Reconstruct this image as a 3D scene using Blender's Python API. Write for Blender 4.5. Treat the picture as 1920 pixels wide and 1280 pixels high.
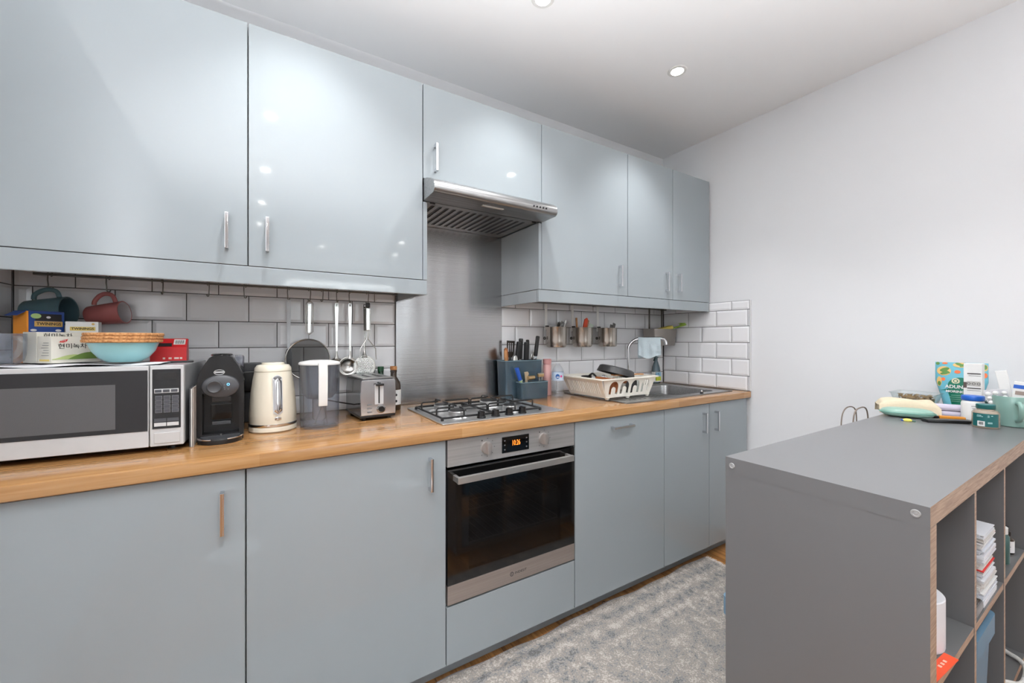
import bpy, bmesh, math, random
from mathutils import Vector, Matrix
random.seed(7)
S = bpy.context.scene
COL = S.collection
for o in list(bpy.data.objects):
    bpy.data.objects.remove(o)

# ------------------------------------------------------------------ camera
TH = math.radians(58.117)
cam = bpy.data.cameras.new('camera')
cam.sensor_width = 36.0
cam.lens = 760.48 / 1920 * 36
cam.shift_y = -4.42 / 1920
cam.clip_start = 0.02
camo = bpy.data.objects.new('camera', cam)
COL.objects.link(camo)
camo.location = (0, 0, 1.245)
camo.rotation_euler = (math.radians(90), 0, TH - math.radians(90))
S.camera = camo

# ------------------------------------------------------------------ world, light, exposure
S.view_settings.view_transform = 'Standard'
S.view_settings.look = 'None'
S.view_settings.gamma = 1
S.view_settings.use_curve_mapping = False
S.view_settings.exposure = 0.18
S.cycles.transparent_max_bounces = 24
W = bpy.data.worlds.new('sky')
S.world = W
W.use_nodes = True
wn = W.node_tree.nodes
wbg = wn['Background']
wbg.inputs['Color'].default_value = (0.80, 0.90, 1.0, 1)
wbg.inputs['Strength'].default_value = 1.0
DAY_POWER = 130.0          # daylight through the rear window
SPOT_POWER = 8.0          # each recessed ceiling downlight
day = bpy.data.lights.new('window_daylight', 'AREA')
day.shape = 'RECTANGLE'
day.size, day.size_y = 1.9, 1.3
day.energy = DAY_POWER
day.color = (0.93, 0.97, 1.0)
dayo = bpy.data.objects.new('window_daylight', day)
COL.objects.link(dayo)
dayo.location = (1.35, -5.02, 1.65)
dayo.rotation_euler = (math.radians(90), 0, math.radians(180))

# ------------------------------------------------------------------ materials
def lin(c):
    c = c / 255.0
    return c / 12.92 if c <= 0.04045 else ((c + 0.055) / 1.055) ** 2.4

def L3(rgb):
    return (lin(rgb[0]), lin(rgb[1]), lin(rgb[2]), 1)

MATS = {}

def mat(name, rgb, rough=0.5, metal=0.0, var=0.04, scale=30.0, bump=0.0, coat=0.0, emit=0.0, stretch=None, spec=0.5, perobj=0.0):
    if name in MATS:
        return MATS[name]
    m = bpy.data.materials.new(name)
    MATS[name] = m
    m.use_nodes = True
    nt = m.node_tree
    n, l = nt.nodes, nt.links
    b = n['Principled BSDF']
    b.inputs['Roughness'].default_value = rough
    b.inputs['Metallic'].default_value = metal
    b.inputs['Coat Weight'].default_value = coat
    b.inputs['Coat Roughness'].default_value = 0.03
    b.inputs['Specular IOR Level'].default_value = spec
    tc = n.new('ShaderNodeTexCoord')
    nz = n.new('ShaderNodeTexNoise')
    nz.inputs['Scale'].default_value = scale
    nz.inputs['Detail'].default_value = 3
    if stretch:
        mp = n.new('ShaderNodeMapping')
        mp.inputs['Scale'].default_value = stretch
        l.new(tc.outputs['Object'], mp.inputs['Vector'])
        l.new(mp.outputs['Vector'], nz.inputs['Vector'])
    else:
        l.new(tc.outputs['Object'], nz.inputs['Vector'])
    mx = n.new('ShaderNodeMix')
    mx.data_type = 'RGBA'
    c = L3(rgb)
    mx.inputs['A'].default_value = tuple(max(0, v * (1 - var)) for v in c[:3]) + (1,)
    mx.inputs['B'].default_value = tuple(min(1, v * (1 + var)) for v in c[:3]) + (1,)
    l.new(nz.outputs['Fac'], mx.inputs['Factor'])
    out = mx.outputs['Result']
    if perobj:
        oi = n.new('ShaderNodeObjectInfo')
        hs = n.new('ShaderNodeHueSaturation')
        mr = n.new('ShaderNodeMapRange')
        mr.inputs['To Min'].default_value = 1 - perobj
        mr.inputs['To Max'].default_value = 1 + perobj
        l.new(oi.outputs['Random'], mr.inputs['Value'])
        l.new(mr.outputs['Result'], hs.inputs['Value'])
        l.new(out, hs.inputs['Color'])
        out = hs.outputs['Color']
    l.new(out, b.inputs['Base Color'])
    if emit:
        b.inputs['Emission Color'].default_value = c
        b.inputs['Emission Strength'].default_value = emit
    if bump:
        bp = n.new('ShaderNodeBump')
        bp.inputs['Strength'].default_value = bump
        bp.inputs['Distance'].default_value = 0.002
        l.new(nz.outputs['Fac'], bp.inputs['Height'])
        l.new(bp.outputs['Normal'], b.inputs['Normal'])
    return m

def clear(name, rgb, amount=0.75, rough=0.03):
    """thin clear or tinted plastic and glass: mostly lets light straight through, shines more at grazing angles"""
    if name in MATS:
        return MATS[name]
    m = bpy.data.materials.new(name)
    MATS[name] = m
    m.use_nodes = True
    nt = m.node_tree
    n, l = nt.nodes, nt.links
    b = n['Principled BSDF']
    b.inputs['Base Color'].default_value = L3(rgb)
    b.inputs['Roughness'].default_value = max(rough, 0.2)
    tr = n.new('ShaderNodeBsdfTransparent')
    tr.inputs['Color'].default_value = tuple(0.55 + 0.45 * v for v in L3(rgb)[:3]) + (1,)
    gl = n.new('ShaderNodeBsdfGlossy')
    gl.inputs['Roughness'].default_value = rough
    lw = n.new('ShaderNodeLayerWeight')
    lw.inputs['Blend'].default_value = 0.5
    pw = n.new('ShaderNodeMath')
    pw.operation = 'POWER'
    pw.inputs[1].default_value = 4.0
    l.new(lw.outputs['Facing'], pw.inputs[0])
    fr = n.new('ShaderNodeMath')
    fr.operation = 'MULTIPLY_ADD'
    fr.inputs[1].default_value = 0.5
    fr.inputs[2].default_value = 0.035
    l.new(pw.outputs['Value'], fr.inputs[0])
    nz = n.new('ShaderNodeTexNoise')
    nz.inputs['Scale'].default_value = 25
    ad = n.new('ShaderNodeMath')
    ad.operation = 'MULTIPLY_ADD'
    ad.inputs[1].default_value = 0.04
    ad.inputs[2].default_value = amount - 0.02
    l.new(nz.outputs['Fac'], ad.inputs[0])
    m1 = n.new('ShaderNodeMixShader')
    l.new(ad.outputs['Value'], m1.inputs['Fac'])
    l.new(b.outputs['BSDF'], m1.inputs[1])
    l.new(tr.outputs['BSDF'], m1.inputs[2])
    m2 = n.new('ShaderNodeMixShader')
    l.new(fr.outputs['Value'], m2.inputs['Fac'])
    l.new(m1.outputs['Shader'], m2.inputs[1])
    l.new(gl.outputs['BSDF'], m2.inputs[2])
    l.new(m2.outputs['Shader'], n['Material Output'].inputs['Surface'])
    return m

def ramp_mat(name, stops, rough, build, bump=0.0, perobj=0.0, metal=0.0, coat=0.0):
    """material whose colour is a ramp over the value socket that build(nodes, links, objcoord) returns"""
    m = bpy.data.materials.new(name)
    MATS[name] = m
    m.use_nodes = True
    nt = m.node_tree
    n, l = nt.nodes, nt.links
    b = n['Principled BSDF']
    b.inputs['Roughness'].default_value = rough
    b.inputs['Metallic'].default_value = metal
    b.inputs['Coat Weight'].default_value = coat
    tc = n.new('ShaderNodeTexCoord')
    v = build(n, l, tc.outputs['Object'])
    cr = n.new('ShaderNodeValToRGB')
    e = cr.color_ramp.elements
    while len(e) < len(stops):
        e.new(0.5)
    for i, (p, c) in enumerate(stops):
        e[i].position = p
        e[i].color = L3(c)
    l.new(v, cr.inputs['Fac'])
    out = cr.outputs['Color']
    if perobj:
        oi = n.new('ShaderNodeObjectInfo')
        hs = n.new('ShaderNodeHueSaturation')
        mr = n.new('ShaderNodeMapRange')
        mr.inputs['To Min'].default_value = 1 - perobj
        mr.inputs['To Max'].default_value = 1 + perobj
        l.new(oi.outputs['Random'], mr.inputs['Value'])
        l.new(mr.outputs['Result'], hs.inputs['Value'])
        l.new(out, hs.inputs['Color'])
        out = hs.outputs['Color']
    l.new(out, b.inputs['Base Color'])
    if bump:
        bp = n.new('ShaderNodeBump')
        bp.inputs['Strength'].default_value = bump
        bp.inputs['Distance'].default_value = 0.002
        l.new(v, bp.inputs['Height'])
        l.new(bp.outputs['Normal'], b.inputs['Normal'])
    return m

def mathn(n, l, op, a, b=None, c=None):
    x = n.new('ShaderNodeMath')
    x.operation = op
    for i, v in enumerate((a, b, c)):
        if v is None:
            continue
        if isinstance(v, (int, float)):
            x.inputs[i].default_value = v
        else:
            l.new(v, x.inputs[i])
    return x.outputs['Value']

def oak_stave(n, l, co):
    sp = n.new('ShaderNodeSeparateXYZ')
    l.new(co, sp.inputs[0])
    yz = mathn(n, l, 'ADD', sp.outputs['Y'], sp.outputs['Z'])
    cb = n.new('ShaderNodeCombineXYZ')
    l.new(sp.outputs['X'], cb.inputs['X'])
    l.new(yz, cb.inputs['Y'])
    br = n.new('ShaderNodeTexBrick')
    br.inputs['Scale'].default_value = 1.0
    br.inputs['Brick Width'].default_value = 0.62
    br.inputs['Row Height'].default_value = 0.042
    br.inputs['Mortar Size'].default_value = 0.0003
    br.inputs['Color1'].default_value = (0.25, 0.25, 0.25, 1)
    br.inputs['Color2'].default_value = (0.75, 0.75, 0.75, 1)
    br.inputs['Mortar'].default_value = (0.2, 0.2, 0.2, 1)
    br.offset = 0.37
    l.new(cb.outputs['Vector'], br.inputs['Vector'])
    mp = n.new('ShaderNodeMapping')
    mp.inputs['Scale'].default_value = (3, 60, 60)
    l.new(co, mp.inputs['Vector'])
    nz = n.new('ShaderNodeTexNoise')
    nz.inputs['Scale'].default_value = 1.6
    nz.inputs['Detail'].default_value = 5
    nz.inputs['Distortion'].default_value = 0.6
    l.new(mp.outputs['Vector'], nz.inputs['Vector'])
    g = mathn(n, l, 'MULTIPLY', nz.outputs['Fac'], 0.6)
    bw = n.new('ShaderNodeRGBToBW')
    l.new(br.outputs['Color'], bw.inputs['Color'])
    return mathn(n, l, 'MULTIPLY_ADD', bw.outputs['Val'], 0.4, g)

def plank(n, l, co):
    mp = n.new('ShaderNodeMapping')
    mp.inputs['Scale'].default_value = (40, 2.2, 10)
    l.new(co, mp.inputs['Vector'])
    nz = n.new('ShaderNodeTexNoise')
    nz.inputs['Scale'].default_value = 1.5
    nz.inputs['Detail'].default_value = 6
    nz.inputs['Distortion'].default_value = 0.8
    l.new(mp.outputs['Vector'], nz.inputs['Vector'])
    return nz.outputs['Fac']

def brushed(sc):
    def f(n, l, co):
        mp = n.new('ShaderNodeMapping')
        mp.inputs['Scale'].default_value = sc
        l.new(co, mp.inputs['Vector'])
        nz = n.new('ShaderNodeTexNoise')
        nz.inputs['Scale'].default_value = 1.0
        nz.inputs['Detail'].default_value = 3
        l.new(mp.outputs['Vector'], nz.inputs['Vector'])
        return nz.outputs['Fac']
    return f

def rug_pattern(n, l, co):
    """worn oriental pattern: medallion rings, border bands and a fine woven fleck"""
    sp = n.new('ShaderNodeSeparateXYZ')
    l.new(co, sp.inputs[0])
    big = n.new('ShaderNodeTexNoise')
    big.inputs['Scale'].default_value = 15
    big.inputs['Detail'].default_value = 8
    big.inputs['Roughness'].default_value = 0.72
    big.inputs['Distortion'].default_value = 1.2
    l.new(co, big.inputs['Vector'])
    fleck = n.new('ShaderNodeTexNoise')
    fleck.inputs['Scale'].default_value = 170
    fleck.inputs['Detail'].default_value = 2
    l.new(co, fleck.inputs['Vector'])
    vor = n.new('ShaderNodeTexVoronoi')
    vor.inputs['Scale'].default_value = 9
    vor.feature = 'SMOOTH_F1'
    l.new(co, vor.inputs['Vector'])
    rings = mathn(n, l, 'SINE', mathn(n, l, 'MULTIPLY', vor.outputs['Distance'], 26))
    # border bands follow the distance from the long edge (local y = 0)
    d = mathn(n, l, 'MULTIPLY', sp.outputs['Y'], -1)
    band = mathn(n, l, 'SINE', mathn(n, l, 'MULTIPLY', d, 72))
    inb = mathn(n, l, 'LESS_THAN', d, 0.215)
    a = mathn(n, l, 'MULTIPLY', band, inb)
    a = mathn(n, l, 'MULTIPLY', a, 0.085)
    r = mathn(n, l, 'MULTIPLY', rings, 0.05)
    v = mathn(n, l, 'ADD', mathn(n, l, 'MULTIPLY', big.outputs['Fac'], 0.9), a)
    v = mathn(n, l, 'ADD', v, r)
    f = mathn(n, l, 'MULTIPLY', fleck.outputs['Fac'], 0.75)
    v = mathn(n, l, 'ADD', v, f)
    return mathn(n, l, 'SUBTRACT', v, 0.32)

def cork_grain(n, l, co):
    v = n.new('ShaderNodeTexNoise')
    v.inputs['Scale'].default_value = 180
    v.inputs['Detail'].default_value = 4
    l.new(co, v.inputs['Vector'])
    return v.outputs['Fac']

DOOR = mat('gloss_blue_grey_lacquer', (153, 161, 165), 0.055, 0, 0.01, 3)
CARC = mat('matt_blue_grey_board', (150, 158, 163), 0.5, 0, 0.02)
WALLP = mat('white_wall_paint', (222, 223, 225), 0.75, 0, 0.01, 4, bump=0.05)
CEILP = mat('white_ceiling_paint', (241, 242, 243), 0.8, 0, 0.01, 4)
TILE = mat('white_glazed_tile', (232, 232, 234), 0.12, 0, 0.015, 6, perobj=0.02)
GROUT = mat('dark_grey_grout', (84, 84, 84), 0.9, 0, 0.1, 60)
OAK = ramp_mat('oiled_oak_staves', [(0.25, (138, 95, 52)), (0.5, (168, 124, 77)), (0.75, (186, 146, 101))], 0.24, oak_stave, 0.03, coat=0.5)
OAK.node_tree.nodes['Principled BSDF'].inputs['Coat Roughness'].default_value = 0.12
BOARD = ramp_mat('varnished_pine_board', [(0.2, (78, 50, 26)), (0.5, (142, 98, 54)), (0.8, (178, 130, 78))], 0.35, plank, 0.1, perobj=0.22)
STEEL = ramp_mat('brushed_steel', [(0.3, (150, 150, 150)), (0.7, (186, 186, 186))], 0.32, brushed((2, 200, 200)), 0.02, metal=1.0)
STEELV = ramp_mat('brushed_steel_sheet', [(0.3, (176, 176, 177)), (0.7, (182, 182, 183))], 0.2, brushed((1.2, 420, 420)), 0.16, metal=1.0)
def buckle(m):
    """slight upright waviness of a thin glued sheet, which draws reflections out into upright streaks"""
    n, l = m.node_tree.nodes, m.node_tree.links
    tc = n.new('ShaderNodeTexCoord')
    mp = n.new('ShaderNodeMapping')
    mp.inputs['Scale'].default_value = (7.0, 1.0, 0.6)
    nz = n.new('ShaderNodeTexNoise')
    nz.inputs['Scale'].default_value = 1.0
    nz.inputs['Detail'].default_value = 1.0
    bp = n.new('ShaderNodeBump')
    bp.inputs['Strength'].default_value = 0.6
    bp.inputs['Distance'].default_value = 0.012
    l.new(tc.outputs['Object'], mp.inputs['Vector'])
    l.new(mp.outputs['Vector'], nz.inputs['Vector'])
    l.new(nz.outputs['Fac'], bp.inputs['Height'])
    old = n['Bump']
    l.new(bp.outputs['Normal'], old.inputs['Normal'])
buckle(STEELV)
WARMST = ramp_mat('brushed_warm_steel', [(0.3, (158, 148, 142)), (0.7, (172, 162, 156))], 0.38, brushed((2, 160, 160)), 0.02, metal=0.6)
OVST = ramp_mat('brushed_oven_steel', [(0.3, (168, 167, 166)), (0.7, (184, 183, 182))], 0.36, brushed((2, 160, 160)), 0.02, metal=0.55)
HOBST = ramp_mat('brushed_hob_steel', [(0.3, (186, 186, 186)), (0.7, (200, 200, 200))], 0.28, brushed((200, 3, 200)), 0.02, metal=0.8)
CHROME = mat('polished_chrome', (215, 215, 218), 0.07, 1, 0.02)
POT = ramp_mat('satin_steel_pot', [(0.3, (165, 158, 150)), (0.7, (196, 188, 180))], 0.26, brushed((200, 200, 3)), 0.02, metal=1.0)
BLACK = mat('black_plastic', (20, 20, 22), 0.3, 0, 0.05)
BLACKG = mat('black_gloss', (12, 12, 13), 0.08, 0, 0.02, coat=0.5)
IRON = mat('black_enamel_wire', (24, 24, 25), 0.45, 0, 0.1)
DGREY = mat('dark_grey_plastic', (62, 63, 66), 0.35)
MGREY = mat('mid_grey_plastic', (110, 111, 113), 0.45)
WHITE = mat('white_plastic', (224, 224, 222), 0.3, 0, 0.02)
PAPER = mat('white_paper', (222, 222, 225), 0.8, 0, 0.02)
CREAM = mat('cream_enamel', (222, 214, 196), 0.22, 0, 0.02, coat=0.3)
CORK = ramp_mat('cork', [(0.3, (150, 98, 54)), (0.5, (196, 140, 88)), (0.7, (214, 164, 112))], 0.8, cork_grain, 0.3)
AQUA = mat('pale_aqua_glaze', (146, 198, 202), 0.22, 0, 0.03, 8, coat=0.3)
TEAL = mat('teal_stoneware', (92, 122, 130), 0.45, 0, 0.04)
PINK = mat('dusty_pink_stoneware', (176, 104, 102), 0.45, 0, 0.04)
INNER = mat('pale_mug_glaze', (196, 190, 192), 0.35)
WOOD = ramp_mat('pale_utensil_wood', [(0.3, (170, 112, 66)), (0.7, (206, 152, 100))], 0.5, plank)
DWOOD = ramp_mat('brown_utensil_wood', [(0.3, (128, 70, 34)), (0.7, (176, 106, 60))], 0.5, plank)
GREYF = mat('grey_melamine', (106, 106, 107), 0.30, 0, 0.015, 8)
EDGE = ramp_mat('ply_edge_band', [(0.3, (150, 124, 104)), (0.7, (186, 162, 142))], 0.55, brushed((20, 20, 300)))
GLASS = clear('clear_glass', (235, 240, 240), 0.95, 0.02)
CLEARP = clear('clear_plastic', (206, 212, 222), 0.94, 0.05)
BLUEP = clear('smoked_blue_plastic', (84, 108, 124), 0.42, 0.15)
MESHW = clear('wire_gauze', (84, 84, 84), 0.62, 0.5)
OVENG = clear('dark_oven_glass', (18, 19, 20), 0.5, 0.04)
RUGM = ramp_mat('worn_oriental_weave', [(0.28, (100, 98, 97)), (0.40, (122, 124, 127)), (0.47, (152, 146, 139)), (0.53, (128, 123, 117)), (0.60, (162, 154, 147)), (0.74, (180, 173, 167))], 0.95, rug_pattern, 0.5)

# ------------------------------------------------------------------ mesh helpers
class B:
    def __init__(s):
        s.bm = bmesh.new()
        s.wn = False

    def _add(s, t, mi=0, M=None):
        if M is not None:
            t.transform(M)
        for f in t.faces:
            f.material_index = mi
        me = bpy.data.meshes.new('t')
        t.to_mesh(me)
        t.free()
        s.bm.from_mesh(me)
        bpy.data.meshes.remove(me)
        return s

    def box(s, a, b, bev=0.0, mi=0, seg=2, M=None):
        t = bmesh.new()
        bmesh.ops.create_cube(t, size=1)
        lo = [min(a[i], b[i]) for i in range(3)]
        hi = [max(a[i], b[i]) for i in range(3)]
        for v in t.verts:
            v.co = Vector([lo[i] + (v.co[i] + 0.5) * (hi[i] - lo[i]) for i in range(3)])
        if bev > 0:
            s.wn = True
            bev = min(bev, 0.49 * min(hi[i] - lo[i] for i in range(3)))
            bmesh.ops.bevel(t, geom=list(t.edges), offset=bev, segments=seg, affect='EDGES', profile=0.5)
        return s._add(t, mi, M)

    def cyl(s, p, q, r, r2=None, n=24, mi=0):
        p, q = Vector(p), Vector(q)
        d = q - p
        t = bmesh.new()
        bmesh.ops.create_cone(t, cap_ends=True, segments=n, radius1=r, radius2=r if r2 is None else r2, depth=d.length)
        M = Matrix.Translation((p + q) / 2) @ d.to_track_quat('Z', 'Y').to_matrix().to_4x4()
        return s._add(t, mi, M)

    def lathe(s, prof, c=(0, 0, 0), n=32, M=None, mi=0, sx=1.0, sy=1.0, rib=0, ribd=0.0):
        t = bmesh.new()
        rings = []
        for r, z in prof:
            if r <= 1e-6:
                rings.append([t.verts.new((c[0], c[1], c[2] + z))])
            else:
                ring = []
                for k in range(n):
                    a = 2 * math.pi * k / n
                    rr = r - (ribd if (rib and k % 2) else 0)
                    ring.append(t.verts.new((c[0] + rr * sx * math.cos(a), c[1] + rr * sy * math.sin(a), c[2] + z)))
                rings.append(ring)
        for A, Bq in zip(rings[:-1], rings[1:]):
            if len(A) == 1 and len(Bq) == 1:
                continue
            for k in range(n):
                j = (k + 1) % n
                if len(A) == 1:
                    t.faces.new((A[0], Bq[k], Bq[j]))
                elif len(Bq) == 1:
                    t.faces.new((A[k], A[j], Bq[0]))
                else:
                    t.faces.new((A[k], A[j], Bq[j], Bq[k]))
        return s._add(t, mi, M)

    def tube(s, pts, r, n=8, mi=0, closed=False, flat=1.0, curve=0):
        t = bmesh.new()
        if curve:
            V = [Vector(p) for p in pts]
            rl = r if isinstance(r, (list, tuple)) else [r] * len(V)
            out, ro = [], []
            for i in range(len(V) - 1):
                p0, p1, p2, p3 = V[max(i - 1, 0)], V[i], V[i + 1], V[min(i + 2, len(V) - 1)]
                for k in range(curve):
                    u = k / curve
                    out.append(0.5 * ((2 * p1) + (p2 - p0) * u + (2 * p0 - 5 * p1 + 4 * p2 - p3) * u * u + (3 * p1 - p0 - 3 * p2 + p3) * u ** 3))
                    ro.append(rl[i] * (1 - u) + rl[i + 1] * u)
            out.append(V[-1])
            ro.append(rl[-1])
            pts, r = out, ro
        P = [Vector(p) for p in pts]
        N = len(P)
        rings = []
        up = None
        for i in range(N):
            if closed:
                d = P[(i + 1) % N] - P[i - 1]
            else:
                d = P[min(i + 1, N - 1)] - P[max(i - 1, 0)]
            d.normalize()
            if up is None:
                up = Vector((0, 0, 1)) if abs(d.z) < 0.9 else Vector((0, 1, 0))
            a = d.cross(up)
            if a.length < 1e-5:
                a = d.orthogonal()
            a.normalize()
            b = a.cross(d)
            b.normalize()
            up = b
            rr = r[i] if isinstance(r, (list, tuple)) else r
            rings.append([t.verts.new(P[i] + a * rr * math.cos(2 * math.pi * k / n) + b * rr * flat * math.sin(2 * math.pi * k / n)) for k in range(n)])
        m = N if closed else N - 1
        for i in range(m):
            A, C = rings[i], rings[(i + 1) % N]
            for k in range(n):
                j = (k + 1) % n
                t.faces.new((A[k], A[j], C[j], C[k]))
        if not closed:
            t.faces.new(rings[0])
            t.faces.new(rings[-1][::-1])
        return s._add(t, mi)

    def prism(s, poly, axis, a, b, mi=0, bev=0.0, M=None):
        """polygon over the two other axes (x,y,z order kept), pushed along axis from a to b"""
        t = bmesh.new()
        def p3(u, v, w):
            return {'x': (w, u, v), 'y': (u, w, v), 'z': (u, v, w)}[axis]
        A = [t.verts.new(p3(u, v, a)) for u, v in poly]
        C = [t.verts.new(p3(u, v, b)) for u, v in poly]
        fa = t.faces.new(A)
        fb = t.faces.new(C)
        for i in range(len(poly)):
            j = (i + 1) % len(poly)
            t.faces.new((A[i], A[j], C[j], C[i]))
        if bev:
            s.wn = True
            bmesh.ops.bevel(t, geom=list(fa.edges) + list(fb.edges), offset=bev, segments=2, affect='EDGES', profile=0.5)
        return s._add(t, mi, M)

    def shape(s, outer, holes, th, M=None, mi=0):
        """flat sheet in local xy with holes, thickness th centred on z = 0"""
        cu = bpy.data.curves.new('c', 'CURVE')
        cu.dimensions = '2D'
        cu.fill_mode = 'BOTH'
        cu.extrude = th / 2
        for lp in [outer] + list(holes):
            sp = cu.splines.new('POLY')
            sp.points.add(len(lp) - 1)
            for i, q in enumerate(lp):
                sp.points[i].co = (q[0], q[1], 0, 1)
            sp.use_cyclic_u = True
        ob = bpy.data.objects.new('c', cu)
        me = bpy.data.meshes.new_from_object(ob)
        t = bmesh.new()
        t.from_mesh(me)
        bpy.data.objects.remove(ob)
        bpy.data.curves.remove(cu)
        bpy.data.meshes.remove(me)
        bmesh.ops.remove_doubles(t, verts=t.verts, dist=1e-6)
        return s._add(t, mi, M)

    def grid(s, fn, nu, nv, th=0.0, mi=0):
        """surface fn(u,v) with u,v in 0..1; given a thickness it becomes a closed sheet"""
        t = bmesh.new()
        V = [[t.verts.new(fn(i / nu, j / nv)) for j in range(nv + 1)] for i in range(nu + 1)]
        for i in range(nu):
            for j in range(nv):
                t.faces.new((V[i][j], V[i + 1][j], V[i + 1][j + 1], V[i][j + 1]))
        if th:
            bmesh.ops.recalc_face_normals(t, faces=t.faces)
            bmesh.ops.solidify(t, geom=list(t.faces), thickness=th)
        return s._add(t, mi)

    def obj(s, name, m, parent=None, w=False, smooth=35):
        bm = s.bm
        if w and parent is not None:
            bm.transform(wmat(parent).inverted())
        bmesh.ops.recalc_face_normals(bm, faces=bm.faces)
        ang = math.radians(smooth)
        for f in bm.faces:
            f.smooth = True
        for e in bm.edges:
            if len(e.link_faces) == 2 and e.calc_face_angle(0) > ang:
                e.smooth = False
        me = bpy.data.meshes.new(name)
        bm.to_mesh(me)
        bm.free()
        for q in (m if isinstance(m, (list, tuple)) else [m]):
            me.materials.append(q)
        o = bpy.data.objects.new(name, me)
        COL.objects.link(o)
        if s.wn:
            md = o.modifiers.new('weighted_normals', 'WEIGHTED_NORMAL')
            md.keep_sharp = True
            md.weight = 100
        if parent is not None:
            o.parent = parent
        return o

def wmat(o):
    M = o.matrix_basis.copy()
    while o.parent is not None:
        o = o.parent
        M = o.matrix_basis @ M
    return M

def tag(o, label, cat, group=None):
    o['label'] = label
    o['category'] = cat
    if group:
        o['group'] = group
    return o

def thing(name, label, cat, loc=(0, 0, 0), rz=0.0, group=None, M=None):
    o = bpy.data.objects.new(name, None)
    o.empty_display_size = 0.02
    COL.objects.link(o)
    if M is not None:
        o.matrix_basis = M
    else:
        o.location = loc
        o.rotation_euler = (0, 0, rz)
    return tag(o, label, cat, group)

def struct(o):
    o['kind'] = 'structure'
    return o

def frame(origin, x, y, z):
    M = Matrix.Identity(4)
    for i, v in enumerate((x, y, z)):
        for r in range(3):
            M[r][i] = v[r]
    for r in range(3):
        M[r][3] = origin[r]
    return M

def front(o):          # local sheet frame facing -Y (towards the room)
    return frame(o, (1, 0, 0), (0, 0, 1), (0, -1, 0))

def side(o):           # local sheet frame facing -X (towards the camera side)
    return frame(o, (0, -1, 0), (0, 0, 1), (-1, 0, 0))

def text(body, size, M, m, parent, name='lettering', w=None, world=False, align='CENTER', bold=0.0):
    cu = bpy.data.curves.new('t', 'FONT')
    cu.body = body
    cu.size = size
    cu.extrude = 0.00025
    cu.offset = bold
    cu.resolution_u = 3
    cu.align_x = align
    cu.align_y = 'CENTER'
    ob = bpy.data.objects.new('t', cu)
    me = bpy.data.meshes.new_from_object(ob)
    bpy.data.objects.remove(ob)
    bpy.data.curves.remove(cu)
    b = B()
    b.bm.from_mesh(me)
    bpy.data.meshes.remove(me)
    if w and len(b.bm.verts):
        xs = [v.co.x for v in b.bm.verts]
        k = w / (max(xs) - min(xs))
        for v in b.bm.verts:
            v.co.x *= k
    b.bm.transform(M)
    return b.obj(name, m, parent, w=world)

def ell(cx, cy, rx, ry, n=24, a0=0, a1=2 * math.pi):
    full = abs(a1 - a0 - 2 * math.pi) < 1e-6
    k = n if full else n + 1
    return [(cx + rx * math.cos(a0 + (a1 - a0) * i / n), cy + ry * math.sin(a0 + (a1 - a0) * i / n)) for i in range(k)]

def rrect(x0, y0, x1, y1, r, n=4):
    out = []
    for cx, cy, a in ((x1 - r, y1 - r, 0), (x0 + r, y1 - r, 90), (x0 + r, y0 + r, 180), (x1 - r, y0 + r, 270)):
        for i in range(n + 1):
            q = math.radians(a + 90 * i / n)
            out.append((cx + r * math.cos(q), cy + r * math.sin(q)))
    return out

# ------------------------------------------------------------------ room
XL, XR, YB, YR, ZC = -0.690, 2.566, 1.984, -5.0, 2.593
floor = struct(B().box((XL - 0.1, YR - 0.1, -0.06), (XR + 0.1, YB + 0.1, -0.014)).obj('floor', mat('floor_underlay', (40, 26, 14), 0.9)))
bw = 0.1405
x = 0.547 - bw * 9
random.seed(3)
plank_mesh = None
while x < XR:
    x0, x1 = max(x + 0.0012, XL), min(x + bw - 0.0012, XR)
    o = B().box((x0, YR, -0.014), (x1, YB, 0.0), 0.0012, seg=1).obj('floor_board', BOARD, floor)
    x += bw
struct(B().box((XL - 0.1, YR - 0.1, ZC), (XR + 0.1, YB + 0.1, ZC + 0.1)).obj('ceiling', CEILP))
wall_back = struct(B().box((XL - 0.1, YB, 0), (XR + 0.1, YB + 0.1, ZC)).obj('wall_back', WALLP))
wall_right = struct(B().box((XR, YR, 0), (XR + 0.1, YB, ZC)).obj('wall_right', WALLP))
wall_left = struct(B().box((XL - 0.1, YR, 0), (XL, YB, ZC)).obj('wall_left', WALLP))
wx0, wx1, wz0, wz1 = 0.38, 2.32, 0.98, 2.32
wr = B()
wr.box((XL - 0.1, YR - 0.1, 0), (wx0, YR, ZC)).box((wx1, YR - 0.1, 0), (XR + 0.1, YR, ZC))
wr.box((wx0, YR - 0.1, 0), (wx1, YR, wz0)).box((wx0, YR - 0.1, wz1), (wx1, YR, ZC))
struct(wr.obj('wall_rear', WALLP))
win = struct(thing('window_1', 'x', 'x', (wx0, YR - 0.05, wz0)))  # out-of-view window added for brightness, hinted at by door reflections
for k in ('label', 'category'):
    del win[k]
wf = B()
for a in (wx0, (wx0 + wx1) / 2 - 0.03, wx1 - 0.06):
    wf.box((a, YR - 0.08, wz0), (a + 0.06, YR - 0.03, wz1), 0.004)
for a in (wz0, wz1 - 0.06):
    wf.box((wx0, YR - 0.08, a), (wx1, YR - 0.03, a + 0.06), 0.004)
wf.obj('window_frame', WHITE, win, w=True)
for a in (wx0 + 0.06, (wx0 + wx1) / 2 + 0.03):
    B().box((a, YR - 0.058, wz0 + 0.06), (a + (wx1 - wx0) / 2 - 0.09, YR - 0.054, wz1 - 0.06)).obj('pane', GLASS, win, w=True)

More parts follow.
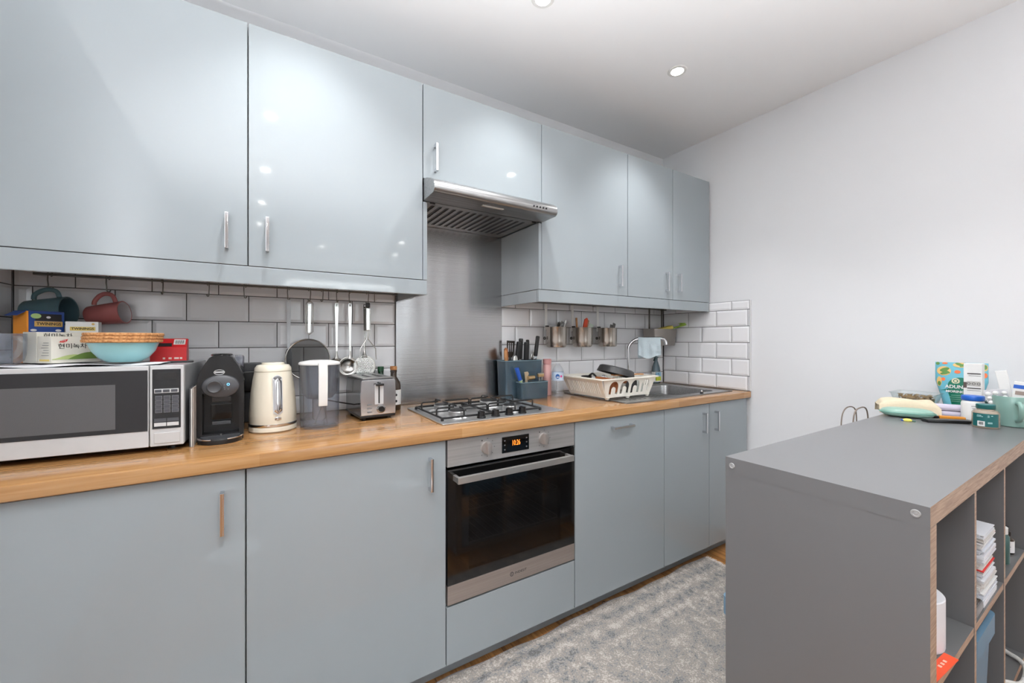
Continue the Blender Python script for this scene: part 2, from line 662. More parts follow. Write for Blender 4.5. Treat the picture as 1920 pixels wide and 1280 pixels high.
# ------------------------------------------------------------------ downlights
LAMPM = mat('lamp_lens', (255, 252, 246), 0.4, emit=60.0)
DL = [(0.953, 1.300), (1.783, 1.293), (0.120, 1.300), (0.058, 0.36), (0.04, -0.57), (0.018, -1.49), (0.0, -2.37), (1.747, 0.38), (1.693, -2.43), (0.778, -3.27), (1.845, -3.31)]
DLL = ['nearest the camera above the hob end of the worktop', 'right of the two in view, above the sink', 'above the kettle', 'second from the wall cabinets on the left line',
       'third from the wall cabinets on the left line', 'fourth from the wall cabinets on the left line', 'fifth from the wall cabinets on the left line', 'above the grey shelf unit',
       'over the far part of the room, nearer one', 'over the far part of the room, between the others', 'over the far part of the room, by the right wall']
for (dx, dy), dl in zip(DL, DLL):
    t = thing('downlight', 'round white recessed ceiling downlight, ' + dl, 'downlight', (dx, dy, ZC), 0, 'recessed ceiling downlights')
    B().lathe([(0.030, -0.004), (0.043, -0.004), (0.046, -0.001), (0.046, 0.0), (0.030, 0.0), (0.030, -0.004)], n=32).obj('trim_ring', WHITE, t)
    B().lathe([(0, -0.002), (0.0295, -0.002), (0.0295, 0.0), (0, 0.0)], n=24).obj('lens', LAMPM, t)
    li = bpy.data.lights.new('downlight_lamp', 'SPOT')
    li.energy = SPOT_POWER * 4
    li.color = (0.98, 0.985, 1.0)
    li.spot_size = math.radians(98)
    li.spot_blend = 0.85
    li.shadow_soft_size = 0.03
    lo = bpy.data.objects.new('downlight_lamp', li)
    COL.objects.link(lo)
    lo.location = (0, 0, -0.035)
    lo.parent = t

# ------------------------------------------------------------------ unseen uplighters added behind the camera to brighten the ceiling
FILL_POWER = 430.0
for (ux, uy), ul in (((-0.12, -0.16), 'added white fill uplighter on a short pole behind the viewer, left one'), ((1.05, -0.70), 'added white fill uplighter on a short pole behind the viewer, right one')):
    t = thing('fill_uplighter', ul, 'lamp', (ux, uy, 0), 0, 'added fill uplighters')
    B().lathe([(0, 0.0004), (0.13, 0.0004), (0.13, 0.012), (0.02, 0.022), (0, 0.022)], n=36).obj('base', WHITE, t)
    B().cyl((0, 0, 0.02), (0, 0, 0.86), 0.011, n=16).obj('pole', WHITE, t)
    B().lathe([(0.011, 0.85), (0.05, 0.87), (0.10, 0.92), (0.13, 0.99), (0.127, 0.992), (0.095, 0.925), (0.045, 0.878), (0, 0.86)], n=40).obj('shade', WHITE, t)
    li = bpy.data.lights.new('fill_bulb', 'SPOT')
    li.energy = FILL_POWER if ux < 0.5 else FILL_POWER * 0.30
    li.color = (0.97, 0.982, 1.0)
    li.spot_size = math.radians(125)
    li.spot_blend = 1.0
    li.shadow_soft_size = 0.05
    lo = bpy.data.objects.new('fill_bulb', li)
    COL.objects.link(lo)
    lo.location = (0, 0, 0.935)
    lo.rotation_euler = (math.radians(180), 0, 0)
    lo.parent = t

# ------------------------------------------------------------------ tiles
FULL = {}

def tile_mesh(w, h):
    k = (round(w, 4), round(h, 4))
    if k in FULL:
        return FULL[k]
    bm = bmesh.new()
    c = min(0.011, w * 0.3, h * 0.3)
    def ring(i, y):
        return [bm.verts.new((sx * (w / 2 - i), y, sz * (h / 2 - i))) for sx, sz in ((-1, -1), (1, -1), (1, 1), (-1, 1))]
    a, b, d = ring(0, 0.0), ring(0, -0.0055), ring(c, -0.009)
    for p, q in ((a, b), (b, d)):
        for i in range(4):
            bm.faces.new((p[i], p[(i + 1) % 4], q[(i + 1) % 4], q[i]))
    bm.faces.new(d)
    bmesh.ops.recalc_face_normals(bm, faces=bm.faces)
    me = bpy.data.meshes.new('tile')
    bm.to_mesh(me)
    bm.free()
    me.materials.append(TILE)
    FULL[k] = me
    return me

def tiles(parent, u0, u1, z0, z1, zline, joint, place, pitch=0.2, row=0.105):
    """running bond between u0..u1 and z0..z1; zline is one bed joint, joint an upright joint of the row above it"""
    g = 0.0016
    k0 = math.floor((z0 - zline) / row)
    k = k0
    while zline + k * row < z1 - 1e-4:
        a, b = max(zline + k * row, z0), min(zline + (k + 1) * row, z1)
        off = joint + (0 if k % 2 == 0 else pitch / 2)
        i = math.floor((u0 - off) / pitch)
        while off + i * pitch < u1 - 1e-4:
            p, q = max(off + i * pitch, u0), min(off + (i + 1) * pitch, u1)
            if q - p > 0.008 and b - a > 0.008:
                o = bpy.data.objects.new('tile', tile_mesh(q - p - 2 * g, b - a - 2 * g))
                COL.objects.link(o)
                o.parent = parent
                place(o, (p + q) / 2, (a + b) / 2)
            i += 1
        k += 1

def pl_back(o, u, z):
    o.location = (u, YB - 0.002, z)

def pl_right(o, u, z):
    o.location = (XR - 0.002, u, z)
    o.rotation_euler = (0, 0, math.radians(-90))

def pl_left(o, u, z):
    o.location = (XL + 0.002, u, z)
    o.rotation_euler = (0, 0, math.radians(90))

WT = 0.923
B().box((-0.682, YB - 0.006, WT), (0.560, YB, 1.49)).obj('grout', GROUT, wall_back)
B().box((1.154, YB - 0.006, WT), (2.560, YB, 1.49)).obj('grout', GROUT, wall_back)
B().box((XR - 0.006, 1.345, WT + 0.002), (XR, YB - 0.006, 1.4865)).obj('grout', GROUT, wall_right)
B().box((XL, 1.30, WT), (XL + 0.006, YB - 0.006, 1.49)).obj('grout', GROUT, wall_left)
tiles(wall_back, -0.680, 0.559, WT + 0.001, 1.489, 1.3155, -0.038, pl_back)
tiles(wall_back, 1.155, 2.557, WT + 0.001, 1.489, 1.318, 1.353, pl_back, 0.2012)
tiles(wall_right, 1.346, 1.973, WT + 0.003, 1.486, 1.326, 1.357, pl_right, 0.2045, 0.1035)
tiles(wall_left, 1.30, 1.973, WT + 0.001, 1.489, 1.3155, 1.973, pl_left)
B().box((XR - 0.011, 1.337, WT + 0.002), (XR, 1.345, 1.4865), 0.002).obj('tile_trim', mat('white_tile_trim', (214, 214, 214), 0.3), wall_right)

# ------------------------------------------------------------------ base cabinets
YF = 1.358
HANDLE = {}

def handle(parent, x, y, z, horiz=False, ln=0.115):
    """square-section bow handle in front of a door face at depth y"""
    b = B()
    r = 0.0052
    if horiz:
        b.box((x - ln / 2, y - 0.028, z - r), (x + ln / 2, y - 0.0195, z + r), 0.0015)
        for q in (x - ln / 2, x + ln / 2 - 0.012):
            b.box((q, y - 0.022, z - r), (q + 0.012, y + 0.0004, z + r), 0.001)
    else:
        b.box((x - r, y - 0.028, z - ln / 2), (x + r, y - 0.0195, z + ln / 2), 0.0015)
        for q in (z - ln / 2, z + ln / 2 - 0.012):
            b.box((x - r, y - 0.022, q), (x + r, y + 0.0004, q + 0.012), 0.001)
    return b.obj('handle', CHROME, parent, w=True)

def door(parent, x0, x1, z0, z1, y, name='door'):
    return B().box((x0 + 0.0017, y, z0), (x1 - 0.0017, y + 0.018, z1), 0.0016).obj(name, DOOR, parent, w=True)

def carcass(parent, x0, x1, y0, y1, z0, z1):
    """open-front box: two sides, back, top and bottom boards"""
    b = B()
    t = 0.016
    b.box((x0 + 0.0005, y0, z0), (x0 + t, y1, z1)).box((x1 - t, y0, z0), (x1 - 0.0005, y1, z1))
    b.box((x0 + t, y0, z0), (x1 - t, y1, z0 + t)).box((x0 + t, y0, z1 - t), (x1 - t, y1, z1))
    b.box((x0 + t, y1 - 0.006, z0 + t), (x1 - t, y1, z1 - t))
    return b.obj('carcass', CARC, parent, w=True)

DB, DT = 0.0725, 0.8815
t = thing('base_cabinet', 'glossy blue-grey base cabinet under the microwave, door handle at its right', 'cabinet', (-0.35, YF, 0.0725), 0, 'base cabinets under the worktop')
carcass(t, -0.688, -0.033, YF + 0.02, 1.95, 0.0725, 0.886)
handle(door(t, -0.688, -0.033, DB, DT, YF), -0.086, YF, 0.774)
t = thing('base_cabinet', 'glossy blue-grey base cabinet directly left of the oven', 'cabinet', (0.27, YF, 0.0725), 0, 'base cabinets under the worktop')
carcass(t, -0.033, 0.567, YF + 0.02, 1.95, 0.0725, 0.886)
handle(door(t, -0.033, 0.567, DB, DT, YF), 0.505, YF, 0.774)
t = thing('oven_cabinet', 'blue-grey oven housing with a plain low drawer front beneath the oven', 'cabinet', (0.867, YF, 0.0725), 0, 'base cabinets under the worktop')
b = B()
b.box((0.5675, YF + 0.024, 0.0725), (0.5685, 1.95, 0.886)).box((1.1655, YF + 0.024, 0.0725), (1.1665, 1.95, 0.886))
b.box((0.5685, YF + 0.024, 0.0725), (1.1655, 1.95, 0.084)).box((0.5685, YF + 0.024, 0.274), (1.1655, 1.95, 0.285))
b.obj('carcass', CARC, t, w=True)
door(t, 0.567, 1.167, DB, 0.2795, YF, 'drawer_front')
t = thing('dishwasher_cabinet', 'blue-grey cabinet front right of the oven with a horizontal chrome handle', 'cabinet', (1.467, YF, 0.0725), 0, 'base cabinets under the worktop')
carcass(t, 1.167, 1.767, YF + 0.02, 1.95, 0.0725, 0.886)
handle(door(t, 1.167, 1.767, DB, DT, YF), 1.452, YF, 0.834, True, 0.135)
t = thing('sink_cabinet', 'blue-grey two-door cabinet below the sink by the white end wall', 'cabinet', (2.16, YF, 0.0725), 0, 'base cabinets under the worktop')
b = B()
b.box((1.7675, YF + 0.02, 0.0725), (1.783, 1.95, 0.886)).box((2.541, YF + 0.02, 0.0725), (2.5565, 1.95, 0.886))
b.box((1.783, YF + 0.02, 0.0725), (2.541, 1.95, 0.088)).box((1.783, 1.944, 0.088), (2.541, 1.95, 0.70))
b.obj('carcass', CARC, t, w=True)
handle(door(t, 1.767, 2.159, DB, DT, YF), 2.098, YF, 0.780, False, 0.112)
handle(door(t, 2.159, 2.551, DB, DT, YF), 2.213, YF, 0.780, False, 0.112)
tag(B().box((-0.688, 1.415, 0.0005), (2.556, 1.431, 0.0715)).obj('plinth', CARC), 'long recessed grey kickboard below the base cabinets', 'plinth')

# ------------------------------------------------------------------ worktop (opening left for the sink bowl)
SX0, SX1, SY0, SY1 = 1.985, 2.400, 1.455, 1.850
b = B()
prof = [(1.338, 0.8900), (1.3405, 0.8872), (1.456, 0.8872), (1.456, WT), (1.3415, WT), (1.3388, 0.9218), (1.338, 0.919)]
b.prism(prof, 'x', -0.681, 2.558)
b.box((-0.681, 1.456, 0.8872), (SX0, 1.974, WT)).box((SX1, 1.456, 0.8872), (2.558, 1.974, WT)).box((SX0, SY1, 0.8872), (SX1, 1.974, WT))
bmesh.ops.remove_doubles(b.bm, verts=b.bm.verts, dist=1e-5)
worktop = tag(b.obj('worktop', OAK), 'long oiled oak worktop running along the tiled back wall', 'worktop')

# ------------------------------------------------------------------ splash panel, wall cabinets, hood
tag(B().box((0.560, 1.9625, WT + 0.001), (1.154, 1.9725, 1.812), 0.001).obj('splashback', STEELV), 'tall brushed steel splashback sheet behind the gas hob', 'splashback')
YU, UB, UT = 1.6024, 1.4885, 2.2925

def wall_cab(label, x0, x1, zb, doors, hz):
    t = thing('wall_cabinet', label, 'cabinet', ((x0 + x1) / 2, YU, zb), 0, 'wall cabinets above the worktop')
    carcass(t, x0, x1, YU + 0.02, 1.983, zb + 0.003, UT - 0.002)
    for a, c, hx in doors:
        d = door(t, a, c, zb, UT, YU)
        handle(d, hx, YU, hz)
    return t

wall_cab('glossy blue-grey wall cabinet above the microwave, at the left end', -0.688, -0.033, UB, [(-0.688, -0.033, -0.090)], 1.593)
wall_cab('wide glossy blue-grey wall cabinet directly left of the cooker hood', -0.033, 0.5675, UB, [(-0.033, 0.5675, 0.022)], 1.595)
wall_cab('short blue-grey wall cabinet above the cooker hood, handle at its left', 0.5675, 1.167, 1.905, [(0.5675, 1.167, 0.620)], 1.995)
wall_cab('blue-grey single-door wall cabinet directly right of the cooker hood', 1.167, 1.768, UB, [(1.167, 1.768, 1.698)], 1.595)
wall_cab('blue-grey two-door wall cabinet by the end wall above the sink', 1.768, 2.5565, UB, [(1.768, 2.166, 2.100), (2.166, 2.548, 2.217)], 1.593)
tag(B().box((0.568, YU, UB), (0.5855, 1.962, 1.8085), 0.001).obj('end_panel', DOOR), 'narrow blue-grey end panel left of the hood niche', 'panel', 'cabinet end panels beside the hood niche')
tag(B().box((1.1490, YU, UB), (1.1665, 1.962, 1.8085), 0.001).obj('end_panel', DOOR), 'blue-grey end panel right of the hood niche, its broad side in view', 'panel', 'cabinet end panels beside the hood niche')
VB = 1.4275
t = thing('valance', 'blue-grey light valance below the two left wall cabinets', 'valance', (-0.05, YU, VB), 0, 'valances below the wall cabinets')
B().box((-0.688, YU, VB), (0.5850, YU + 0.018, UB - 0.002), 0.003).obj('front_strip', DOOR, t, w=True)
B().box((0.5670, YU + 0.018, VB), (0.5850, 1.962, UB - 0.002), 0.002).obj('return_strip', DOOR, t, w=True)
t = thing('valance', 'blue-grey light valance below the right wall cabinets over the sink', 'valance', (1.85, YU, VB), 0, 'valances below the wall cabinets')
B().box((1.1495, YU, VB), (2.545, YU + 0.018, UB - 0.002), 0.003).obj('front_strip', DOOR, t, w=True)
B().box((1.1495, YU + 0.018, VB), (1.1675, 1.962, UB - 0.002), 0.002).obj('return_strip', DOOR, t, w=True)

t = thing('cooker_hood', 'brushed steel cooker hood with slotted filter above the gas hob', 'cooker hood', (0.867, 1.975, 1.812))
b = B()
nose = [(1.6015, 1.902), (1.565, 1.894), (1.525, 1.880), (1.500, 1.868), (1.486, 1.857), (1.4785, 1.844), (1.478, 1.830), (1.483, 1.820), (1.494, 1.8135), (1.6015, 1.8125)]
b.prism(nose, 'x', 0.569, 1.1685, bev=0.002)
b.obj('front_canopy', STEEL, t, w=True, smooth=50)
B().box((0.587, 1.602, 1.8165), (1.148, 1.962, 1.896)).obj('body', STEEL, t, w=True)
slots = []
for i in range(15):
    q = 0.03 + i * 0.033
    slots.append(rrect(q, 0.035, q + 0.016, 0.31, 0.006, 2))
M = frame((0.590, 1.608, 1.8138), (1, 0, 0), (0, 1, 0), (0, 0, 1))
B().shape([(0, 0), (0.555, 0), (0.555, 0.355), (0, 0.355)], slots, 0.002, M).obj('grease_filter', STEEL, t, w=True)
B().box((0.60, 1.63, 1.8158), (1.14, 1.95, 1.8163)).obj('filter_backing', DGREY, t, w=True)
for q in (0.602, 1.118):
    B().box((q, 1.611, 1.8095), (q + 0.022, 1.618, 1.8135), 0.001).obj('latch', BLACK, t, w=True)
B().box((0.800, 1.520, 1.8105), (0.905, 1.536, 1.8128), 0.001).obj('lamp_diffuser', mat('frosted_diffuser', (215, 215, 212), 0.5), t, w=True)
for i in range(5):
    q = 1.034 + i * 0.0170
    B().cyl((q, 1.4786, 1.836), (q, 1.4755, 1.836), 0.0042, n=16).obj('button', BLACK, t, w=True)

# ------------------------------------------------------------------ oven
t = thing('oven', 'built-in black glass and steel oven under the gas hob', 'oven', (0.867, 1.36, 0.286))
B().box((0.5715, YF - 0.002, 0.784), (1.1625, YF + 0.02, 0.8815), 0.0012).obj('control_panel', OVST, t, w=True)
for kx in (0.730, 0.996):
    k = B()
    k.cyl((kx, YF - 0.002, 0.835), (kx, YF - 0.010, 0.835), 0.0235, 0.0225, 32)
    k.obj('knob', mat('satin_knob', (188, 182, 178), 0.3, 0.7), t, w=True)
    kk = t.children[-1]
    B().box((kx - 0.0065, YF - 0.026, 0.8130), (kx + 0.0065, YF - 0.009, 0.8570), 0.002).obj('grip', MATS['satin_knob'], kk, w=True)
    for i in range(7):
        a = math.radians(125 - i * 42)
        px, pz = kx + 0.034 * math.cos(a), 0.835 + 0.034 * math.sin(a)
        B().cyl((px, YF - 0.0021, pz), (px, YF - 0.0026, pz), 0.0028 if i == 0 else 0.0016, n=10).obj('dial_mark', DGREY, t, w=True)
d = B().box((0.797, YF - 0.0045, 0.802), (0.923, YF - 0.0005, 0.864), 0.001).obj('display', BLACKG, t, w=True)
text('10:26', 0.030, front((0.861, YF - 0.0047, 0.836)), mat('orange_digits', (255, 132, 40), 0.5, emit=1.6), d, 'digits', 0.036, True)
for ix, iz in ((0.809, 0.850), (0.809, 0.833), (0.809, 0.815), (0.911, 0.850), (0.911, 0.833), (0.911, 0.815)):
    B().box((ix - 0.003, YF - 0.0050, iz - 0.002), (ix + 0.003, YF - 0.0044, iz + 0.002)).obj('icon', MGREY, d, w=True)
dr = B()
dz0, dz1 = 0.3575, 0.7755
px0, px1, pz0, pz1 = 0.655, 1.085, 0.395, 0.700
dr.box((0.5715, YF - 0.002, dz0), (px0, YF + 0.016, dz1)).box((px1, YF - 0.002, dz0), (1.1625, YF + 0.016, dz1))
dr.box((px0, YF - 0.002, dz0), (px1, YF + 0.016, pz0)).box((px0, YF - 0.002, pz1), (px1, YF + 0.016, dz1))
dr = dr.obj('door', BLACKG, t, w=True)
B().box((px0, YF - 0.0018, pz0), (px1, YF + 0.002, pz1)).obj('pane', OVENG, dr, w=True)
B().box((0.5715, YF - 0.003, 0.2885), (1.1625, YF + 0.016, 0.3570), 0.001).obj('lower_trim', WARMST, dr, w=True)
b = B().box((0.592, 1.308, 0.7330), (1.122, 1.322, 0.7570), 0.0015)
for q in (0.592, 1.110):
    b.box((q, 1.315, 0.7350), (q + 0.012, YF - 0.002, 0.7550), 0.001)
b.obj('door_handle', mat('satin_aluminium', (205, 203, 200), 0.35, 0.85), dr, w=True)
text('INDESIT', 0.014, front((0.884, YF - 0.0034, 0.3215)), DGREY, dr, 'lettering', 0.055, True)
B().lathe([(0.0085, -0.0002), (0.0085, 0.0002), (0.0060, 0.0002), (0.0060, -0.0002), (0.0085, -0.0002)], n=20, M=front((0.842, YF - 0.0034, 0.3215))).obj('emblem', DGREY, dr, w=True)
B().box((0.841, YF - 0.0036, 0.3175), (0.843, YF - 0.0032, 0.3255)).obj('emblem', DGREY, dr, w=True)
cav = B()
DARK = mat('oven_enamel', (64, 64, 66), 0.4)
for a, c in (((0.62, 1.377, 0.36), (0.63, 1.80, 0.74)), ((1.11, 1.377, 0.36), (1.12, 1.80, 0.74)), ((0.63, 1.79, 0.36), (1.11, 1.80, 0.74)), ((0.63, 1.377, 0.36), (1.11, 1.79, 0.37)), ((0.63, 1.377, 0.73), (1.11, 1.79, 0.74))):
    cav.box(a, c)
cav.obj('cavity', DARK, t, w=True)
for zz in (0.475, 0.600):
    r = B()
    r.tube([(0.635, 1.39, zz), (1.105, 1.39, zz), (1.105, 1.76, zz), (0.635, 1.76, zz)], 0.003, 6, closed=True)
    for i in range(1, 16):
        q = 0.635 + i * 0.029
        r.tube([(q, 1.39, zz), (q, 1.76, zz)], 0.0016, 5)
    r.obj('rack', mat('oven_rack_wire', (210, 210, 208), 0.4, 0.3), t, w=True)

# ------------------------------------------------------------------ hob
t = thing('gas_hob', 'four-burner steel gas hob with black pan supports in the oak worktop', 'hob', (0.866, 1.66, WT))
B().box((0.577, 1.418, WT + 0.0004), (1.155, 1.842, WT + 0.006), 0.002).obj('plate', HOBST, t, w=True)
HZ = WT + 0.006
for bx, by, br in ((0.690, 1.530, 0.040), (0.690, 1.705, 0.036), (0.930, 1.700, 0.048), (0.940, 1.530, 0.034)):
    q = B().lathe([(br + 0.016, 0), (br + 0.012, 0.004), (br - 0.002, 0.006), (br - 0.002, 0.022), (br - 0.005, 0.0245), (0, 0.0245)], (bx, by, HZ), 32).obj('burner', HOBST, t, w=True)
    B().lathe([(br - 0.006, 0.0245), (br - 0.004, 0.0255), (br - 0.005, 0.028), (br - 0.010, 0.0295), (0, 0.0295)], (bx, by, HZ), 32).obj('burner_cap', IRON, q, w=True)
for kx in (0.757, 0.823, 0.888, 0.954):
    k = B()
    k.cyl((kx, 1.450, HZ), (kx, 1.450, HZ + 0.007), 0.0185, 0.0175, 28)
    k.cyl((kx, 1.450, HZ + 0.007), (kx, 1.450, HZ + 0.026), 0.0155, 0.0145, 28)
    k.box((kx - 0.004, 1.435, HZ + 0.022), (kx + 0.004, 1.465, HZ + 0.0285), 0.0015)
    k.obj('knob', BLACK, t, w=True)
for x0, x1, cx in ((0.598, 0.825, 0.690), (0.832, 1.062, 0.930)):
    r = B()
    z0 = HZ + 0.010
    zt = HZ + 0.040
    ya, yb = 1.470, 1.778
    r.tube([(x0, ya, z0), (x1, ya, z0), (x1, yb, z0), (x0, yb, z0)], 0.0045, 8, closed=True)
    for by in ((1.530, 1.705) if x0 < 0.7 else (1.530, 1.700)):
        for sx in (-1, 1):
            e = x0 if sx < 0 else x1
            r.tube([(e, by, z0), (e, by, zt - 0.006), (e - sx * 0.006, by, zt), (cx + sx * 0.018, by, zt)], 0.0036, 6)
        ey, sy = (ya, -1) if by < 1.6 else (yb, 1)
        r.tube([(cx, ey, z0), (cx, ey, zt - 0.006), (cx, ey - sy * 0.006, zt), (cx, by + sy * 0.018, zt)], 0.0036, 6)
        r.tube([(cx, 1.618 + sy * 0.004, z0), (cx, 1.618 + sy * 0.004, zt - 0.006), (cx, 1.618 + sy * 0.010, zt), (cx, by - sy * 0.018, zt)], 0.0036, 6)
    r.tube([(x0, 1.618, z0), (x1, 1.618, z0)], 0.0036, 6)
    for q in ((x0, ya), (x1, ya), (x1, yb), (x0, yb)):
        r.cyl((q[0], q[1], HZ), (q[0], q[1], z0), 0.006, n=10)
    r.obj('pan_support', IRON, t, w=True)

# ------------------------------------------------------------------ sink and tap
t = thing('sink', 'inset stainless sink with drainer and one bowl near the end wall', 'sink', (2.01, 1.65, WT))
b = B()
grooves = []
outer = rrect(0, 0, 0.945, 0.505, 0.03, 4)
bowl = rrect(SX0 - 1.54 + 0.006, SY0 - 1.40 + 0.006, SX1 - 1.54 - 0.006, SY1 - 1.40 - 0.006, 0.05, 5)
M = frame((1.54, 1.40, WT + 0.0022), (1, 0, 0), (0, 1, 0), (0, 0, 1))
b.shape(outer, [bowl], 0.0030, M)
b.obj('rim', STEEL, t, w=True)
b = B()
ring = [rrect(SX0 + 0.006 + k, SY0 + 0.006 + k, SX1 - 0.006 - k, SY1 - 0.006 - k, 0.05, 5) for k in (0, 0.004, 0.012, 0.03)]
zs = [WT + 0.003, WT - 0.03, WT - 0.13, WT - 0.150]
tb = bmesh.new()
vv = [[tb.verts.new((px, py, z)) for px, py in rg] for rg, z in zip(ring, zs)]
for A, C in zip(vv[:-1], vv[1:]):
    for i in range(len(A)):
        j = (i + 1) % len(A)
        tb.faces.new((A[i], A[j], C[j], C[i]))
tb.faces.new(vv[-1])
b._add(tb)
b.obj('bowl', STEEL, t, w=True)
for i in range(9):
    gx = 1.595 + i * 0.040
    B().box((gx, 1.47, WT + 0.0034), (gx + 0.012, 1.82, WT + 0.0062), 0.0012, seg=1).obj('drainer_rib', STEEL, t, w=True)
for a, c in (((1.545, 1.405, WT + 0.0036), (2.480, 1.412, WT + 0.0065)), ((1.545, 1.893, WT + 0.0036), (2.480, 1.900, WT + 0.0065)), ((2.473, 1.412, WT + 0.0036), (2.480, 1.893, WT + 0.0065)), ((1.545, 1.412, WT + 0.0036), (1.552, 1.893, WT + 0.0065))):
    B().box(a, c, 0.001, seg=1).obj('raised_edge', STEEL, t, w=True)
B().lathe([(0, 0.002), (0.028, 0.002), (0.034, 0.0), (0, 0.0)], (2.19, 1.65, WT - 0.150), 24).obj('waste', CHROME, t, w=True)
pl = thing('sink_plug', 'small black sink plug with chrome stub on the sink front edge', 'plug', (2.19, 1.425, WT + 0.004))
B().lathe([(0, 0), (0.010, 0), (0.0085, 0.010), (0, 0.010)], n=16).obj('stopper', BLACK, pl)
B().lathe([(0, 0.010), (0.005, 0.010), (0.006, 0.016), (0.004, 0.020), (0, 0.020)], n=16).obj('stub', CHROME, pl)

t = thing('tap', 'tall chrome swan-neck kitchen tap behind the sink', 'tap', (2.066, 1.868, WT + 0.0042))
B().lathe([(0, 0), (0.026, 0), (0.026, 0.006), (0.021, 0.010), (0.020, 0.055), (0.014, 0.062), (0, 0.062)], n=28).obj('base', CHROME, t)
dx, dy = 0.707, -0.707
pts = [(0, 0, 0.055), (0, 0, 0.20), (0, 0, 0.245)]
for i in range(1, 9):
    a = math.radians(90 * i / 8)
    q = 0.075 * (1 - math.cos(a))
    pts.append((dx * q, dy * q, 0.245 + 0.075 * math.sin(a)))
pts += [(dx * 0.12, dy * 0.12, 0.322), (dx * 0.20, dy * 0.20, 0.322), (dx * 0.222, dy * 0.222, 0.316), (dx * 0.232, dy * 0.232, 0.300), (dx * 0.234, dy * 0.234, 0.282)]
B().tube(pts, 0.0105, 14).obj('spout', CHROME, t)
b = B().cyl((0.018, 0, 0.035), (0.042, 0, 0.037), 0.008, n=14)
b.tube([(0.040, 0, 0.037), (0.044, 0, 0.060), (0.050, 0, 0.080)], 0.0045, 8)
b.obj('lever', CHROME, t)
# cloth hung over the spout: two falls joined over the tube
def clothf(u, v):
    s = 0.062 + 0.138 * u
    arc = -0.135 + 0.27 * v
    w = 0.004 * math.sin(17 * u + 3 * v) + 0.003 * math.sin(31 * u * v + 5 * v)
    r = 0.0135
    hp = r * math.pi / 2
    if abs(arc) <= hp:
        a = arc / r
        off, z = r * math.sin(a), 0.322 + r * math.cos(a)
    else:
        sg = 1 if arc > 0 else -1
        drop = abs(arc) - hp
        off = sg * (r + 0.02 * min(1, drop / 0.08)) + w * min(1, drop / 0.05)
        z = 0.322 - drop * (1 + 0.1 * math.sin(6 * u + sg))
    return Vector((2.066 + dx * s - dy * off, 1.868 + dy * s + dx * off, WT + z))
tag(B().grid(clothf, 14, 30, 0.0022).obj('dish_cloth', mat('pale_blue_microfibre', (200, 214, 220), 0.95, 0, 0.06, 120, bump=0.6), smooth=80), 'pale blue-white dish cloth draped over the tap spout', 'cloth')

# ------------------------------------------------------------------ microwave (slightly turned)
mw = thing('microwave', 'white and silver microwave with black glass door at the left end of the worktop', 'microwave', (-0.188, 1.517, WT), math.radians(-4))
GREYM = mat('silver_grey_casing', (166, 168, 170), 0.35, 0.4)
SILV = mat('silver_white_trim', (197, 198, 199), 0.35, 0.1)
B().box((-0.474, 0.012, 0.015), (-0.001, 0.330, 0.2475), 0.004).obj('casing', GREYM, mw)
for fx in (-0.44, -0.035):
    for fy in (0.045, 0.29):
        B().cyl((fx, fy, 0.0002), (fx, fy, 0.0155), 0.012, n=14).obj('foot', BLACK, mw)
d = B().box((-0.474, -0.006, 0.016), (-0.0785, 0.0115, 0.247), 0.003).obj('door', SILV, mw)
B().box((-0.470, -0.0075, 0.062), (-0.0805, -0.0055, 0.234), 0.0008).obj('glass_front', mat('black_door_glass', (38, 38, 40), 0.1), d)
B().box((-0.420, -0.0085, 0.074), (-0.1480, -0.0070, 0.197), 0.0005).obj('viewing_pane', mat('grey_perforated_screen', (88, 88, 90), 0.22, 0, 0.1, 600), d)
c = B().box((-0.0765, -0.006, 0.016), (0.0, 0.0115, 0.247), 0.003).obj('control_panel', SILV, mw)
B().box((-0.0705, -0.0075, 0.066), (-0.0065, -0.0055, 0.236), 0.0008).obj('keypad', mat('black_keypad', (34, 35, 37), 0.25), c)
B().box((-0.0620, -0.0085, 0.205), (-0.0150, -0.0072, 0.226), 0.0004).obj('display', BLACKG, c)
B().box((-0.0660, -0.0082, 0.168), (-0.0110, -0.0072, 0.180), 0.0004).obj('button_surround', SILV, c)
BTN = mat('printed_button', (72, 74, 80), 0.4)
LINEM = mat('button_outline', (150, 152, 158), 0.4)
for i in range(3):
    B().box((-0.0645 + i * 0.018, -0.0090, 0.1700), (-0.0495 + i * 0.018, -0.0080, 0.1780), 0.0004).obj('button', BTN, c)
for r in range(4):
    for i in range(3):
        x0, z0 = -0.0630 + i * 0.0185, 0.150 - r * 0.0125
        B().box((x0 - 0.0006, -0.0080, z0 - 0.0006), (x0 + 0.0146, -0.0074, z0 + 0.0100)).obj('button_frame', LINEM, c)
        B().box((x0, -0.0084, z0), (x0 + 0.014, -0.0078, z0 + 0.0094)).obj('button', BTN, c)
for i in range(2):
    x0 = -0.0660 + i * 0.0285
    B().box((x0, -0.0084, 0.0860), (x0 + 0.0265, -0.0074, 0.0955)).obj('button', BTN, c)
    B().box((x0, -0.0084, 0.0735), (x0 + 0.0265, -0.0074, 0.0835)).obj('button', mat('white_button', (205, 205, 205), 0.4), c)
B().box((-0.0665, -0.0082, 0.0245), (-0.0085, -0.0058, 0.0545), 0.0012).obj('open_button', mat('pale_grey_key', (190, 190, 190), 0.4), c)

def mwp(x, y, z=0.0):
    return wmat(mw) @ Vector((x, y, 0.2477 + z))

